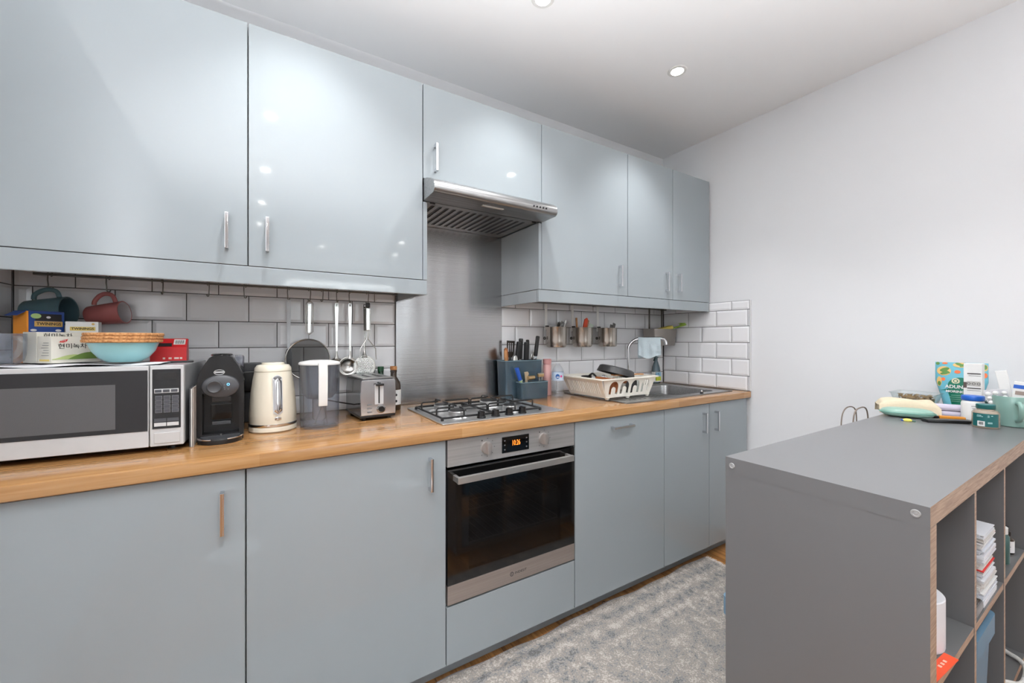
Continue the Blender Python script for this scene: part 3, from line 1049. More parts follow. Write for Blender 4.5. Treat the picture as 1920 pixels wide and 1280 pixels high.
def sheetf(u, v):
    x = -0.455 + 0.40 * u
    y = 0.012 + 0.25 * v
    wv = 0.5 + 0.5 * math.sin(13 * u + 2.0 * math.sin(5 * v)) * (1 - 0.7 * v)
    return mwp(x, y, 0.0006 + 0.0055 * wv * (1 if v < 0.4 else 0.3))
tag(B().grid(sheetf, 40, 12, 0.0008).obj('paper_sheet', PAPER, smooth=80), 'wavy white paper sheet lying on top of the microwave', 'paper')

# magazines standing between the microwave and the coffee machine
for i, (c_, h_, y_, lb) in enumerate((((70, 72, 76), 0.176, 1.534, 'dark-covered leaflet standing against the microwave side'), ((206, 204, 200), 0.173, 1.531, 'white leaflet standing second from the microwave'), ((150, 140, 132), 0.177, 1.529, 'brownish leaflet standing closest to the black coffee machine'))):
    b = B()
    x0 = -0.1782 + i * 0.0040
    b.prism([(x0, WT + 0.0005), (x0 + 0.003, WT + 0.0005), (x0 + 0.0032, WT + h_), (x0 + 0.0016, WT + h_ + 0.0015), (x0, WT + h_)], 'y', y_, 1.640)
    tag(b.obj('leaflet', mat('leaflet_%d' % i, c_, 0.6, 0, 0.2, 40)), lb, 'leaflet', 'leaflets between microwave and coffee machine')

# ------------------------------------------------------------------ things on the microwave
def yawed_box(name, label, cat, corner, yaw, w, d, h, m, group=None):
    """box whose near lower corner is given; width runs along yaw, depth to its left"""
    t = thing(name, label, cat, corner, math.radians(yaw), group)
    B().box((0, 0, 0), (w, d, h), 0.0012).obj('carton', m, t)
    return t
def pts(l, n=1):
    return l
TZ = 1.1755
ORANGE = mat('orange_card', (236, 150, 48), 0.5)
BLUE = mat('deep_blue_card', (28, 66, 140), 0.4)
GOLD = mat('gold_print', (202, 164, 92), 0.4)
KRAFT = mat('off_white_card', (222, 218, 206), 0.6)
INK = mat('dark_ink', (38, 34, 34), 0.6)
t = yawed_box('tea_box', 'orange and blue tea carton, tallest box on the microwave, flap open', 'tea box', (-0.576, 1.748, TZ), 46, 0.085, 0.056, 0.152, ORANGE, 'tea cartons on the microwave')
B().box((0.004, -0.0012, 0.030), (0.0846, 0.0004, 0.1516), 0.0003).obj('front_print', BLUE, t)
B().box((0.018, -0.0017, 0.124), (0.078, -0.0010, 0.145)).obj('band', mat('black_print', (28, 26, 28), 0.5), t)
B().box((0.016, -0.0022, 0.107), (0.080, -0.0012, 0.123)).obj('name_band', GOLD, t)
text('TWININGS', 0.012, front((0.048, -0.0024, 0.115)), INK, t, 'lettering', 0.056, bold=0.0002)
B().shape(ell(0, 0, 0.0115, 0.0075), [], 0.0006, front((0.019, -0.0024, 0.138))).obj('round_seal', mat('pale_green_print', (170, 200, 130), 0.5), t)
B().shape(ell(0, 0, 0.005, 0.0035), [], 0.0006, front((0.047, -0.0022, 0.135))).obj('crest', mat('silver_print', (205, 205, 208), 0.4), t)
for px in (0.014, 0.070):
    B().shape(ell(0, 0, 0.007, 0.0035), [], 0.0006, front((px, -0.0018, 0.096))).obj('oval_print', WHITE, t)
B().shape(ell(0, 0, 0.016, 0.015), [], 0.0006, front((0.022, -0.0019, 0.060))).obj('round_print', MGREY, t)
b = B()
b.prism([(0.0, 0.152), (0.085, 0.152), (0.085, 0.1535), (0.0, 0.1535)], 'y', 0.0, 0.056)
b.obj('lid', BLUE, t)
B().prism([(-0.0002, 0.150), (-0.018, 0.138), (-0.0185, 0.1392), (-0.0002, 0.1518)], 'y', 0.004, 0.054).obj('flap', BLUE, t)

t = thing('tea_box', 'white tea carton with a yellow name band behind the bowl', 'tea box', (-0.510, 1.792, TZ), math.radians(4), 'tea cartons on the microwave')
B().box((0, 0, 0), (0.073, 0.045, 0.1245), 0.001).obj('carton', WHITE, t)
B().box((0.010, -0.0008, 0.096), (0.066, 0.0002, 0.108)).obj('name_band', mat('yellow_print', (226, 200, 110), 0.5), t)
text('TWININGS', 0.0095, front((0.038, -0.0011, 0.102)), INK, t, 'lettering', 0.050, bold=0.0002)
B().shape(ell(0, 0, 0.0035, 0.0035), [], 0.0006, front((0.061, -0.0008, 0.117))).obj('crest', GOLD, t)

GREENP = mat('leaf_green_print', (120, 150, 74), 0.5)
PGREEN = mat('pale_leaf_print', (190, 204, 136), 0.5)
REDP = mat('red_print', (206, 44, 40), 0.4)
for k, lab in ((0, 'cream brown-rice tea carton with red badge, in front, left of the aqua bowl'), (1, 'cream brown-rice tea carton standing directly behind its twin')):
    cx_, cy_ = -0.497 - 0.719 * 0.057 * k, 1.651 + 0.695 * 0.057 * k
    h = 0.0685 + 0.0125 * k
    t = yawed_box('tea_box', lab, 'tea box', (cx_, cy_, TZ + 0.001), 46, 0.113, 0.0545, h + 0.008, KRAFT, 'tea cartons on the microwave')
    b = B()
    if k == 0:
        B().shape([(0, 0.010)] + [(0.113 * i / 12, 0.010 + 0.014 * math.sin(math.pi * (0.1 + 0.9 * i / 12)) ** 2) for i in range(7)] + [(0.0565, 0.010)], [], 0.0006, front((0.001, -0.0006, 0.0))).obj('hill_print', PGREEN, t)
        B().shape([(0.035, 0.010)] + [(0.035 + 0.077 * i / 10, 0.010 + 0.020 * math.sin(math.pi * i / 14)) for i in range(1, 11)] + [(0.112, 0.010)], [], 0.0006, front((0, -0.0010, 0.0))).obj('hill_print', GREENP, t)
        B().shape([(0.016, 0.0595), (0.022, 0.0655), (0.036, 0.068), (0.033, 0.0615), (0.026, 0.0588)], [], 0.0006, front((0, -0.0006, 0))).obj('badge', REDP, t)
        text('풀무원', 0.0042, front((0.026, -0.0012, 0.0635)), WHITE, t, 'lettering', 0.011)
        text('현미녹차', 0.0165, front((0.047, -0.0008, 0.0475)), INK, t, 'lettering', 0.066)
        for r in range(6):
            B().box((-0.0007, 0.010, 0.022 + r * 0.007), (0.0002, 0.038 - 0.004 * (r % 3), 0.0232 + r * 0.007)).obj('side_print', MGREY, t)
        B().box((-0.0007, 0.008, 0.006), (0.0002, 0.045, 0.011)).obj('side_print', mat('yellow_print', (226, 200, 110)), t)
    else:
        text('현미녹차', 0.0165, front((0.047, -0.0008, h - 0.004)), INK, t, 'lettering', 0.066)

t = thing('red_box', 'red carton with barcode label right of the aqua bowl, lid sloping back', 'box', (-0.300, 1.722, 1.1712))
B().prism([(0, 0), (0.048, 0), (0.048, 0.074), (0.030, 0.0755), (0, 0.047)], 'x', 0.0, 0.093, bev=0.0008).obj('carton', mat('red_card', (196, 32, 36), 0.4), t)
sl = math.atan2(0.0285, 0.030)
Ms = frame((0.0, -0.0002, 0.0475), (1, 0, 0), (0, math.cos(sl), math.sin(sl)), (0, -math.sin(sl), math.cos(sl)))
B().box((0.058, 0.012, 0.0002), (0.088, 0.036, 0.0010), M=Ms).obj('barcode_label', WHITE, t)
for i in range(9):
    B().box((0.061 + i * 0.0028, 0.015, 0.0009), (0.0622 + i * 0.0028 + 0.0006 * (i % 2), 0.031, 0.0013), M=Ms).obj('barcode', INK, t)
B().box((0.010, 0.003, 0.0002), (0.054, 0.018, 0.0010), M=Ms).obj('print', mat('black_print', (28, 26, 28)), t)
for i, w_ in enumerate((0.006, 0.008, 0.012, 0.006)):
    B().box((0.032 + i * 0.0145, -0.0006, 0.008), (0.032 + i * 0.0145 + w_, 0.0003, 0.014)).obj('print', mat('pale_print', (220, 200, 190), 0.5), t)

bowl_c = (-0.340, 1.625)
t = thing('bowl', 'pale aqua glazed bowl under cork mats on the microwave', 'bowl', (bowl_c[0], bowl_c[1], 1.1785))
B().lathe([(0, 0.002), (0.034, 0.002), (0.034, 0.0), (0.038, 0.0), (0.056, 0.013), (0.070, 0.032), (0.0785, 0.056), (0.077, 0.0565), (0.068, 0.034), (0.054, 0.017), (0.034, 0.006), (0, 0.005)], n=48).obj('shell', AQUA, t)
for i, lab in enumerate(('lowest of the three round cork mats on the aqua bowl', 'middle of the three round cork mats on the aqua bowl', 'topmost of the three round cork mats on the aqua bowl')):
    z0 = 1.1785 + 0.0567 + i * 0.0094
    o = B().lathe([(0, 0), (0.0865, 0), (0.0885, 0.002), (0.0885, 0.0072), (0.0865, 0.0092), (0, 0.0092)], n=48).obj('cork_mat', CORK)
    o.location = (bowl_c[0] + 0.0015 * (i - 1), bowl_c[1], z0)
    tag(o, lab, 'cork mat', 'cork mats on the bowl')
o = B().box((-0.0325, -0.006, 0), (0.0325, 0.006, 0.006), 0.002).obj('black_marker', BLACK)
o.location = (-0.212, 1.640, 1.1712)
o.rotation_euler = (0, 0, math.radians(8))
tag(o, 'slim black stick lying on the right front edge of the microwave', 'stick')
t = thing('measuring_jug', 'clear measuring jug on the left front of the microwave', 'jug', (-0.600, 1.664, 1.1775), math.radians(-38))
B().lathe([(0, 0.0), (0.036, 0.0), (0.046, 0.008), (0.050, 0.025), (0.0515, 0.083), (0.0495, 0.083), (0.048, 0.026), (0.044, 0.011), (0.035, 0.003), (0, 0.003)], n=40).obj('body', CLEARP, t)
B().tube([(0.048, 0.0, 0.070), (0.066, 0.0, 0.072), (0.074, -0.001, 0.060), (0.070, -0.002, 0.040), (0.058, -0.002, 0.024), (0.046, -0.001, 0.018)], [0.006, 0.006, 0.0065, 0.006, 0.006, 0.005], 10).obj('handle', GLASS, t)

# ------------------------------------------------------------------ coffee machine
t = thing('coffee_machine', 'black pod coffee machine between the microwave and the cream kettle', 'coffee machine', (-0.105, 1.585, WT + 0.0004))
ol = [(-0.0600, 0.0), (-0.0610, 0.10), (-0.0610, 0.185), (-0.057, 0.210), (-0.046, 0.236), (-0.030, 0.262), (-0.022, 0.268), (0.022, 0.268), (0.030, 0.262), (0.046, 0.236), (0.057, 0.210), (0.0610, 0.185), (0.0610, 0.10), (0.0600, 0.0)]
hole = [(-0.048, 0.022), (-0.048, 0.150), (0.048, 0.150), (0.048, 0.022)]
B().shape(ol, [hole], 0.055, front((0, 0.0275, 0))).obj('front_shell', BLACK, t)
B().prism([(q[0] * 0.985, q[1] * 0.99) for q in ol], 'y', 0.0552, 0.255, bev=0.006).obj('body', BLACKG, t)
B().box((-0.0475, 0.045, 0.022), (0.0475, 0.0550, 0.150)).obj('recess', BLACK, t)
B().box((-0.028, 0.030, 0.062), (0.028, 0.0452, 0.112), 0.002).obj('capsule_bay', BLACKG, t)
B().box((-0.026, 0.0285, 0.120), (0.026, 0.046, 0.136), 0.002).obj('spout_block', DGREY, t)
B().box((-0.025, 0.0300, 0.044), (0.025, 0.046, 0.056), 0.002).obj('drawer_lip', DGREY, t)
FACE = mat('graphite_face', (70, 71, 74), 0.35)
fc = B().lathe([(0, 0.012), (0.040, 0.012), (0.048, 0.008), (0.050, 0.0), (0, 0.0)], n=40, M=front((0, 0.0, 0.172)) @ Matrix.Diagonal((1.0, 0.72, 1, 1))).obj('face_panel', FACE, t)
B().lathe([(0, 0.003), (0.014, 0.003), (0.017, 0.005), (0.020, 0.004), (0.021, 0.0), (0, 0.0)], n=32, M=front((-0.0155, -0.0118, 0.172))).obj('dial', DGREY, fc)
B().lathe([(0.0040, 0.0010), (0.0025, 0.0010), (0.0025, 0.0), (0.0040, 0.0), (0.0040, 0.0010)], n=20, M=front((0.020, -0.0122, 0.178))).obj('power_light', mat('blue_led', (110, 190, 255), 0.4, emit=1.5), fc)
for px, pz in ((0.010, 0.177), (0.010, 0.169), (0.011, 0.163), (0.020, 0.163)):
    B().cyl((px, -0.0115, pz), (px, -0.0126, pz), 0.0018, n=10).obj('button', MGREY, fc)
lg = B().shape(ell(0, 0, 0.0145, 0.0085), [ell(0, 0, 0.0125, 0.0068)], 0.001, frame((-0.004, -0.0010, 0.2165), (1, 0, 0), (0, 0, 1), (0, -1, 0))).obj('emblem', SILV, t)
B().box((-0.0155, -0.0012, 0.2145), (0.0075, -0.0002, 0.2190), 0.0004).obj('emblem_band', SILV, lg)
B().lathe([(0, 0.006), (0.026, 0.006), (0.030, 0.003), (0.030, 0), (0, 0)], (0, 0.055, 0.2685), 28, sy=1.5).obj('lid', BLACKG, t)
tr = B()
arc = [(-0.056, 0.020)] + [(0.058 * math.cos(math.radians(a)), -0.008 + 0.058 * math.sin(math.radians(a))) for a in range(190, 351, 10)] + [(0.056, 0.020)]
tr.prism(arc, 'z', 0.0, 0.015, bev=0.002)
tray = tr.obj('drip_tray', BLACK, t)
rim = [(q[0] * 1.012, q[1] * 1.01, 0.0155) for q in arc[1:-1]]
B().tube(rim[:7], 0.0026, 8).obj('chrome_rim', CHROME, tray)
B().tube(rim[-7:], 0.0026, 8).obj('chrome_rim', CHROME, tray)
B().prism([(q[0] * 0.90, q[1] * 0.90) for q in arc], 'z', 0.0152, 0.0175).obj('grille', DGREY, tray)
B().lathe([(0, 0.006), (0.006, 0.005), (0.008, 0), (0, 0)], (0, 0.002, 0.0172), 16).obj('stud', BLACK, tray)
B().box((0.012, 0.257, 0.06), (0.055, 0.290, 0.262), 0.008).obj('water_tank', clear('smoky_tank', (150, 150, 165), 0.5, 0.06), t)

# ------------------------------------------------------------------ kettle
t = thing('kettle', 'cream ribbed electric kettle with chrome gauge left of the filter jug', 'kettle', (0.041, 1.684, WT + 0.0004))
B().lathe([(0, 0), (0.070, 0), (0.0745, 0.004), (0.0745, 0.016), (0.071, 0.019), (0, 0.019)], n=48).obj('power_base', CREAM, t)
body = B().lathe([(0.0725, 0.0285), (0.0735, 0.031), (0.0735, 0.06), (0.0715, 0.10), (0.0680, 0.14), (0.0625, 0.18), (0.0575, 0.208), (0.056, 0.2085)], n=140, rib=1, ribd=0.0014).obj('ribbed_body', CREAM, t, smooth=60)
B().lathe([(0.0735, 0.0192), (0.0748, 0.0215), (0.0748, 0.0285), (0.0715, 0.0288), (0.0715, 0.0192), (0.0735, 0.0192)], n=48).obj('chrome_band', CHROME, t)
B().lathe([(0.0565, 0.2085), (0.058, 0.2095), (0.057, 0.220), (0.050, 0.230), (0.036, 0.233), (0.036, 0.236), (0.033, 0.239), (0, 0.239)], n=48).obj('lid', CREAM, t)
ga = math.radians(-80)
ca, sa = math.cos(ga), math.sin(ga)
def kr(z):
    return 0.0735 if z < 0.06 else 0.0735 - (z - 0.06) ** 1.6 * 0.290
def strip(w, z0, z1, lift, n=14, rr=0.010):
    b = B()
    tb = bmesh.new()
    rows = []
    for i in range(n + 1):
        z = z0 + (z1 - z0) * i / n
        e = min(z - z0, z1 - z)
        ww = w * (1 if e > rr else math.sqrt(max(0.02, 1 - (1 - e / rr) ** 2)))
        row = []
        for k in range(7):
            q = -1 + 2 * k / 6
            r = kr(z) + lift * (1 - 0.6 * q * q)
            a = ga + q * ww / 2 / kr(z)
            row.append(tb.verts.new((r * math.cos(a), r * math.sin(a), z)))
        rows.append(row)
    for A, C in zip(rows[:-1], rows[1:]):
        for k in range(6):
            tb.faces.new((A[k], A[k + 1], C[k + 1], C[k]))
    return b._add(tb)
strip(0.030, 0.058, 0.198, 0.0025).obj('gauge_surround', SILV, t)
strip(0.025, 0.066, 0.186, 0.0060).obj('gauge_window', CHROME, t)
strip(0.026, 0.180, 0.194, 0.0055).obj('gauge_cap', MGREY, t)
strip(0.020, 0.042, 0.054, 0.0018, 6, 0.002).obj('name_plate', CHROME, t)
B().tube([(0.020, 0.050, 0.222), (0.032, 0.085, 0.226), (0.036, 0.098, 0.205), (0.036, 0.102, 0.12), (0.030, 0.085, 0.055), (0.026, 0.066, 0.048)], [0.010, 0.011, 0.011, 0.011, 0.010, 0.009], 12).obj('handle', BLACK, t)

# dark appliance behind the kettle
t = thing('sandwich_press', 'black countertop appliance standing on edge behind the kettle', 'appliance', (0.012, 1.895, WT + 0.0004))
B().prism([(-0.060, 0.0), (0.050, 0.0), (0.085, 0.120), (0.085, 0.215), (0.076, 0.228), (-0.070, 0.228), (-0.080, 0.215), (-0.080, 0.09)], 'y', -0.022, 0.045, bev=0.004).obj('body', DGREY, t)
B().box((-0.070, -0.034, 0.120), (0.074, -0.0225, 0.198), 0.006).obj('front_cover', BLACK, t)

# ------------------------------------------------------------------ water filter jug
t = thing('filter_jug', 'clear oval water filter jug with white lid and handle left of the toaster', 'jug', (0.190, 1.664, WT + 0.0004))
B().lathe([(0, 0.004), (0.062, 0.004), (0.064, 0.0), (0.0655, 0.006), (0.0690, 0.20), (0.0700, 0.228), (0.0680, 0.228), (0.0670, 0.20), (0.0635, 0.012), (0, 0.010)], n=56, sy=1.2).obj('jug_body', CLEARP, t)
B().lathe([(0.0, 0.105), (0.045, 0.105), (0.060, 0.125), (0.0665, 0.222), (0.0650, 0.222), (0.0585, 0.127), (0.044, 0.108), (0, 0.108)], n=48, sy=1.18).obj('funnel', clear('grey_funnel_plastic', (180, 184, 190), 0.82, 0.1), t)
B().lathe([(0, 0.022), (0.020, 0.022), (0.024, 0.030), (0.024, 0.104), (0, 0.104)], (0, 0.01, 0), 24).obj('filter_cartridge', clear('cartridge_plastic', (196, 192, 192), 0.6, 0.2), t)
B().lathe([(0.0705, 0.2285), (0.0705, 0.234), (0.066, 0.238), (0.040, 0.243), (0, 0.245)], n=56, sy=1.2).obj('lid', WHITE, t)
hp = [(0.238, -0.072), (0.242, -0.088), (0.234, -0.100), (0.200, -0.103), (0.150, -0.1015), (0.100, -0.099), (0.085, -0.094), (0.085, -0.0905), (0.100, -0.0925), (0.150, -0.0945), (0.200, -0.0955), (0.226, -0.091), (0.231, -0.0855), (0.2295, -0.072)]
B().prism([(y, z) for z, y in hp], 'x', -0.0145, 0.0145, bev=0.002).obj('handle', WHITE, t)
b = B()
b.tube([(-0.003, -0.086, 0.086), (-0.020, -0.078, 0.035), (-0.024, -0.076, 0.012)], 0.0018, 6).tube([(0.003, -0.086, 0.086), (0.014, -0.079, 0.035), (0.016, -0.077, 0.012)], 0.0018, 6)
b.obj('moulded_rib', CLEARP, t)

# ------------------------------------------------------------------ toaster
t = thing('toaster', 'two-slice toaster with polished steel front and black sides', 'toaster', (0.403, 1.656, WT + 0.0004), math.radians(3.5))
for fx in (-0.05, 0.05):
    for fy in (0.03, 0.20):
        B().cyl((fx, fy, 0), (fx, fy, 0.010), 0.009, n=12).obj('foot', BLACK, t)
B().box((-0.0705, 0.004, 0.009), (0.0705, 0.236, 0.020), 0.004).obj('base', BLACK, t)
B().prism([(-0.0685, 0.020), (0.0685, 0.020), (0.0695, 0.100), (0.0665, 0.150), (0.060, 0.163), (-0.060, 0.163), (-0.0665, 0.150), (-0.0695, 0.100)], 'y', 0.007, 0.232, bev=0.002).obj('side_shell', mat('black_toaster_shell', (40, 41, 44), 0.16, 0.2, coat=0.4), t)
POL = mat('polished_steel', (205, 206, 210), 0.16, 1, 0.02)
B().prism([(-0.0690, 0.0205), (0.0690, 0.0205), (0.0700, 0.100), (0.0675, 0.154), (0.064, 0.160), (-0.064, 0.160), (-0.0675, 0.154), (-0.0700, 0.100)], 'y', 0.0, 0.0068, bev=0.002).obj('front_panel', POL, t)
B().shape(rrect(-0.062, 0.006, 0.062, 0.232, 0.004), [rrect(-0.034, 0.05, -0.010, 0.20, 0.004), rrect(0.010, 0.05, 0.034, 0.20, 0.004)], 0.004, frame((0, 0, 0.1655), (1, 0, 0), (0, 1, 0), (0, 0, 1))).obj('top_plate', STEEL, t)
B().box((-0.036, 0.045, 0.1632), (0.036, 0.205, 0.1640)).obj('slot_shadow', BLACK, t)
B().box((-0.0155, -0.0012, 0.062), (0.0195, 0.0010, 0.142), 0.0008).obj('lever_plate', SILV, t)
B().box((-0.001, -0.0022, 0.066), (0.004, -0.0010, 0.140)).obj('lever_slot', BLACK, t)
b = B().box((-0.014, -0.020, 0.136), (0.017, -0.0015, 0.146), 0.003)
b.box((-0.002, -0.014, 0.145), (0.005, -0.004, 0.150), 0.0015)
b.obj('lever', BLACK, t)
k = B().lathe([(0, 0.014), (0.0105, 0.014), (0.0115, 0.012), (0.0115, 0.005), (0.016, 0.005), (0.017, 0), (0, 0)], n=28, M=front((0.009, -0.0004, 0.043))).obj('browning_knob', BLACK, t)
B().lathe([(0.0175, 0.004), (0.0125, 0.0055), (0.0125, 0.0045), (0.0175, 0.0), (0.0175, 0.004)], n=28, M=front((0.009, -0.0004, 0.043))).obj('knob_ring', CHROME, t)
for i in range(3):
    B().box((-0.044, -0.003, 0.031 + i * 0.0145), (-0.027, 0.0005, 0.0365 + i * 0.0145), 0.001).obj('button', MGREY, t)
tag(B().tube([(0.3315, 1.700, 0.9865), (0.320, 1.705, 0.985), (0.300, 1.735, 0.986), (0.270, 1.80, 0.987), (0.240, 1.90, 0.985), (0.235, 1.952, 0.983)], 0.0028, 8).obj('power_cord', BLACK), 'thin black power cord running from the toaster side to the wall', 'cord')
BROWN = clear('brown_bottle_glass', (58, 40, 22), 0.35, 0.04)
t = thing('oil_bottle', 'brown oil bottle with cork stopper and white label behind the toaster', 'bottle', (0.520, 1.862, WT + 0.0004))
B().lathe([(0, 0), (0.030, 0), (0.032, 0.003), (0.032, 0.110), (0.029, 0.126), (0.018, 0.143), (0.0135, 0.152), (0.0135, 0.170), (0.0150, 0.172), (0.0150, 0.180), (0.011, 0.181), (0, 0.181)], n=36).obj('glass', BROWN, t)
B().lathe([(0.0325, 0.025), (0.0325, 0.092), (0.0322, 0.092), (0.0322, 0.025), (0.0325, 0.025)], n=36).obj('label', WHITE, t)
B().lathe([(0, 0.1815), (0.0145, 0.1815), (0.0155, 0.184), (0.0155, 0.196), (0.014, 0.198), (0, 0.198)], n=24).obj('stopper', WOOD, t)
for pz in (0.042, 0.070):
    B().cyl((0.002, -0.0323, pz), (0.002, -0.0331, pz), 0.006, n=16).obj('print', INK, t)
t = thing('green_bottle', 'dark green glass bottle just behind the brown oil bottle', 'bottle', (0.478, 1.925, WT + 0.0004))
B().lathe([(0, 0), (0.024, 0), (0.026, 0.003), (0.026, 0.110), (0.018, 0.135), (0.013, 0.150), (0.013, 0.174), (0, 0.174)], n=28).obj('glass', mat('green_bottle_glass', (22, 58, 36), 0.1, coat=0.3), t)
B().lathe([(0, 0.1742), (0.014, 0.1742), (0.014, 0.194), (0, 0.194)], n=24).obj('cap', mat('green_cap', (30, 74, 46), 0.4), t)

# ------------------------------------------------------------------ hanging rail, hooks, mugs and utensils
RY, RZ = 1.925, 1.4565
HOOKM = mat('darkened_hook_steel', (120, 118, 114), 0.3, 1)  # darker base colour stands in for the dark surroundings the steel reflects
t = thing('hanging_rail', 'thin steel rail behind the left valance that carries the hooks', 'rail', (0, RY, RZ), 0, 'rails below the wall cabinets')
B().cyl((-0.62, RY, RZ), (0.555, RY, RZ), 0.0040, n=12).obj('bar', HOOKM, t, w=True)
for q in (-0.61, 0.0, 0.548):
    B().box((q - 0.005, RY, RZ - 0.004), (q + 0.005, 1.9730, RZ + 0.004), 0.001).obj('bracket', CHROME, t, w=True)
HOOKX = [(-0.582, 'hook carrying the teal mug'), (-0.444, 'hook carrying the pink mug'), (-0.301, 'empty hook nearest right of the pink mug'), (-0.167, 'empty hook above the coffee machine'), (-0.049, 'empty hook above the kettle'),
         (0.102, 'hook carrying the white spatula'), (0.180, 'hook carrying the round strainer'), (0.229, 'empty hook just right of the strainer'), (0.290, 'hook carrying the first steel ladle'), (0.342, 'hook carrying the second steel ladle'), (0.418, 'hook carrying the masher')]
def hookobj(hx, lab):
    p = []
    for i in range(8):
        a = math.radians(-70 + 250 * i / 7)
        p.append((0, 0.0075 * math.cos(a), 0.0075 * math.sin(a)))
    p.append((0, -0.0080, -0.020))
    p.append((0, -0.0060, -0.034))
    for i in range(7):
        a = math.radians(180 + 190 * i / 6)
        p.append((0, 0.0015 + 0.0075 * math.cos(a), -0.042 + 0.0075 * math.sin(a)))
    o = B().tube([(q[0], q[1], q[2] + 0.001) for q in p], 0.0019, 8).obj('hook', HOOKM)
    o.location = (hx, RY, RZ)
    o.rotation_euler = (0, 0, math.radians(random.choice((-32, -28, 24, 30))))
    tag(o, 'small steel S ' + lab, 'hook', 'S hooks on the left rail')
for hx, lab in HOOKX:
    hookobj(hx, lab)

def hung_mug(name, label, m, base, rim, r0, r1, inner, hl):
    base, rim = Vector(base), Vector(rim)
    a = (rim - base).normalized()
    up = Vector((0, 0, 1))
    xh = (up - a * up.dot(a)).normalized()
    yh = a.cross(xh)
    h = (rim - base).length
    t = thing(name, label, 'mug', M=frame(base, xh, yh, a), group='mugs hanging on the rail')
    B().lathe([(0, 0), (r0 - 0.004, 0), (r0, 0.005), (r0 + (r1 - r0) * 0.5, h * 0.5), (r1, h), (r1 - 0.0035, h)], n=40).obj('body', m, t)
    B().lathe([(r1 - 0.0035, h), (r1 - 0.005, h - 0.004), (r0 + (r1 - r0) * 0.5 - 0.0045, h * 0.5), (r0 - 0.005, 0.009), (0, 0.006)], n=40).obj('inside', inner, t)
    k = r1 / 0.04
    B().tube([(r0 + 0.004, 0, h * 0.20), (r0 + 0.016 * k, 0, h * 0.23), (r1 + hl * 0.8, 0, h * 0.38), (r1 + hl, 0, h * 0.56), (r1 + hl * 0.72, 0, h * 0.74), (r1 - 0.002, 0, h * 0.80)], [0.0055, 0.0055, 0.006, 0.006, 0.0055, 0.0055], 12, flat=1.2, curve=5).obj('handle', m, t)
    return t
hung_mug('mug', 'teal stoneware mug hanging by its handle at the left end of the rail', TEAL, (-0.634, 1.920, 1.331), (-0.530, 1.893, 1.337), 0.036, 0.047, mat('dark_teal_glaze', (70, 96, 106), 0.3), 0.024)
hung_mug('mug', 'dusty pink mug hanging by its handle right of the teal one', PINK, (-0.493, 1.928, 1.324), (-0.397, 1.900, 1.338), 0.031, 0.039, INNER, 0.030)

UY = 1.917
def flat_handle(b, x, z0, z1, w0, w1, y=UY, th=0.0022):
    b.prism([(x - w0 / 2, z0), (x + w0 / 2, z0), (x + w1 / 2, z1), (x, z1 + 0.006), (x - w1 / 2, z1)], 'y', y - th / 2, y + th / 2)
    return b
UST = mat('satin_utensil_steel', (190, 188, 184), 0.24, 1, 0.03)
t = thing('spatula', 'white-handled spatula hanging left of the strainer', 'spatula', (0.102, UY, 1.10), 0, 'utensils hanging on the left rail')
b = B()
M = front((0.102, UY, 0))
b.shape([(-0.005, 1.205), (0.005, 1.205), (0.0085, 1.398), (0.0065, 1.408), (-0.0065, 1.408), (-0.0085, 1.398)], [ell(0, 1.4005, 0.0032, 0.0042, 14)], 0.005, M)
b.obj('handle', mat('pale_grey_plastic', (206, 210, 214), 0.4), t, w=True)
B().prism([(0.092, 1.12), (0.112, 1.12), (0.114, 1.19), (0.108, 1.2048), (0.096, 1.2048), (0.090, 1.19)], 'y', UY - 0.002, UY + 0.002).obj('blade', DGREY, t, w=True)

t = thing('strainer', 'large round wire-mesh strainer hanging behind the filter jug', 'strainer', (0.176, UY, 1.16), 0, 'utensils hanging on the left rail')
cx, cz, R_ = 0.174, 1.160, 0.084
SY = 1.908
B().tube([(cx + R_ * math.cos(a), SY, cz + R_ * math.sin(a)) for a in [2 * math.pi * i / 48 for i in range(48)]], 0.0032, 8, closed=True).obj('rim', UST, t, w=True)
b = B()
b.lathe([(0.0, 0.048), (0.030, 0.044), (0.055, 0.034), (0.073, 0.018), (0.083, 0.0)], n=44, M=frame((cx, SY, cz), (1, 0, 0), (0, 0, 1), (0, 1, 0)))
b.obj('mesh_bowl', MESHW, t, w=True, smooth=80)
b = B()
lp = []
for i in range(9):
    a = math.radians(180 * i / 8)
    lp.append((0.180 + 0.0135 * math.cos(a), UY, 1.391 + 0.0135 * math.sin(a)))
b.tube([(0.176, SY, 1.246), (0.177, UY - 0.004, 1.262), (0.1925, UY, 1.276)] + lp + [(0.1660, UY, 1.276), (0.177, UY - 0.004, 1.262)], 0.0022, 8)
b.obj('wire_handle', UST, t, w=True)
B().prism([(0.1735, 1.272), (0.1835, 1.272), (0.1865, 1.395), (0.1735, 1.395)], 'y', UY - 0.0008, UY + 0.0008).obj('handle_strip', UST, t, w=True)

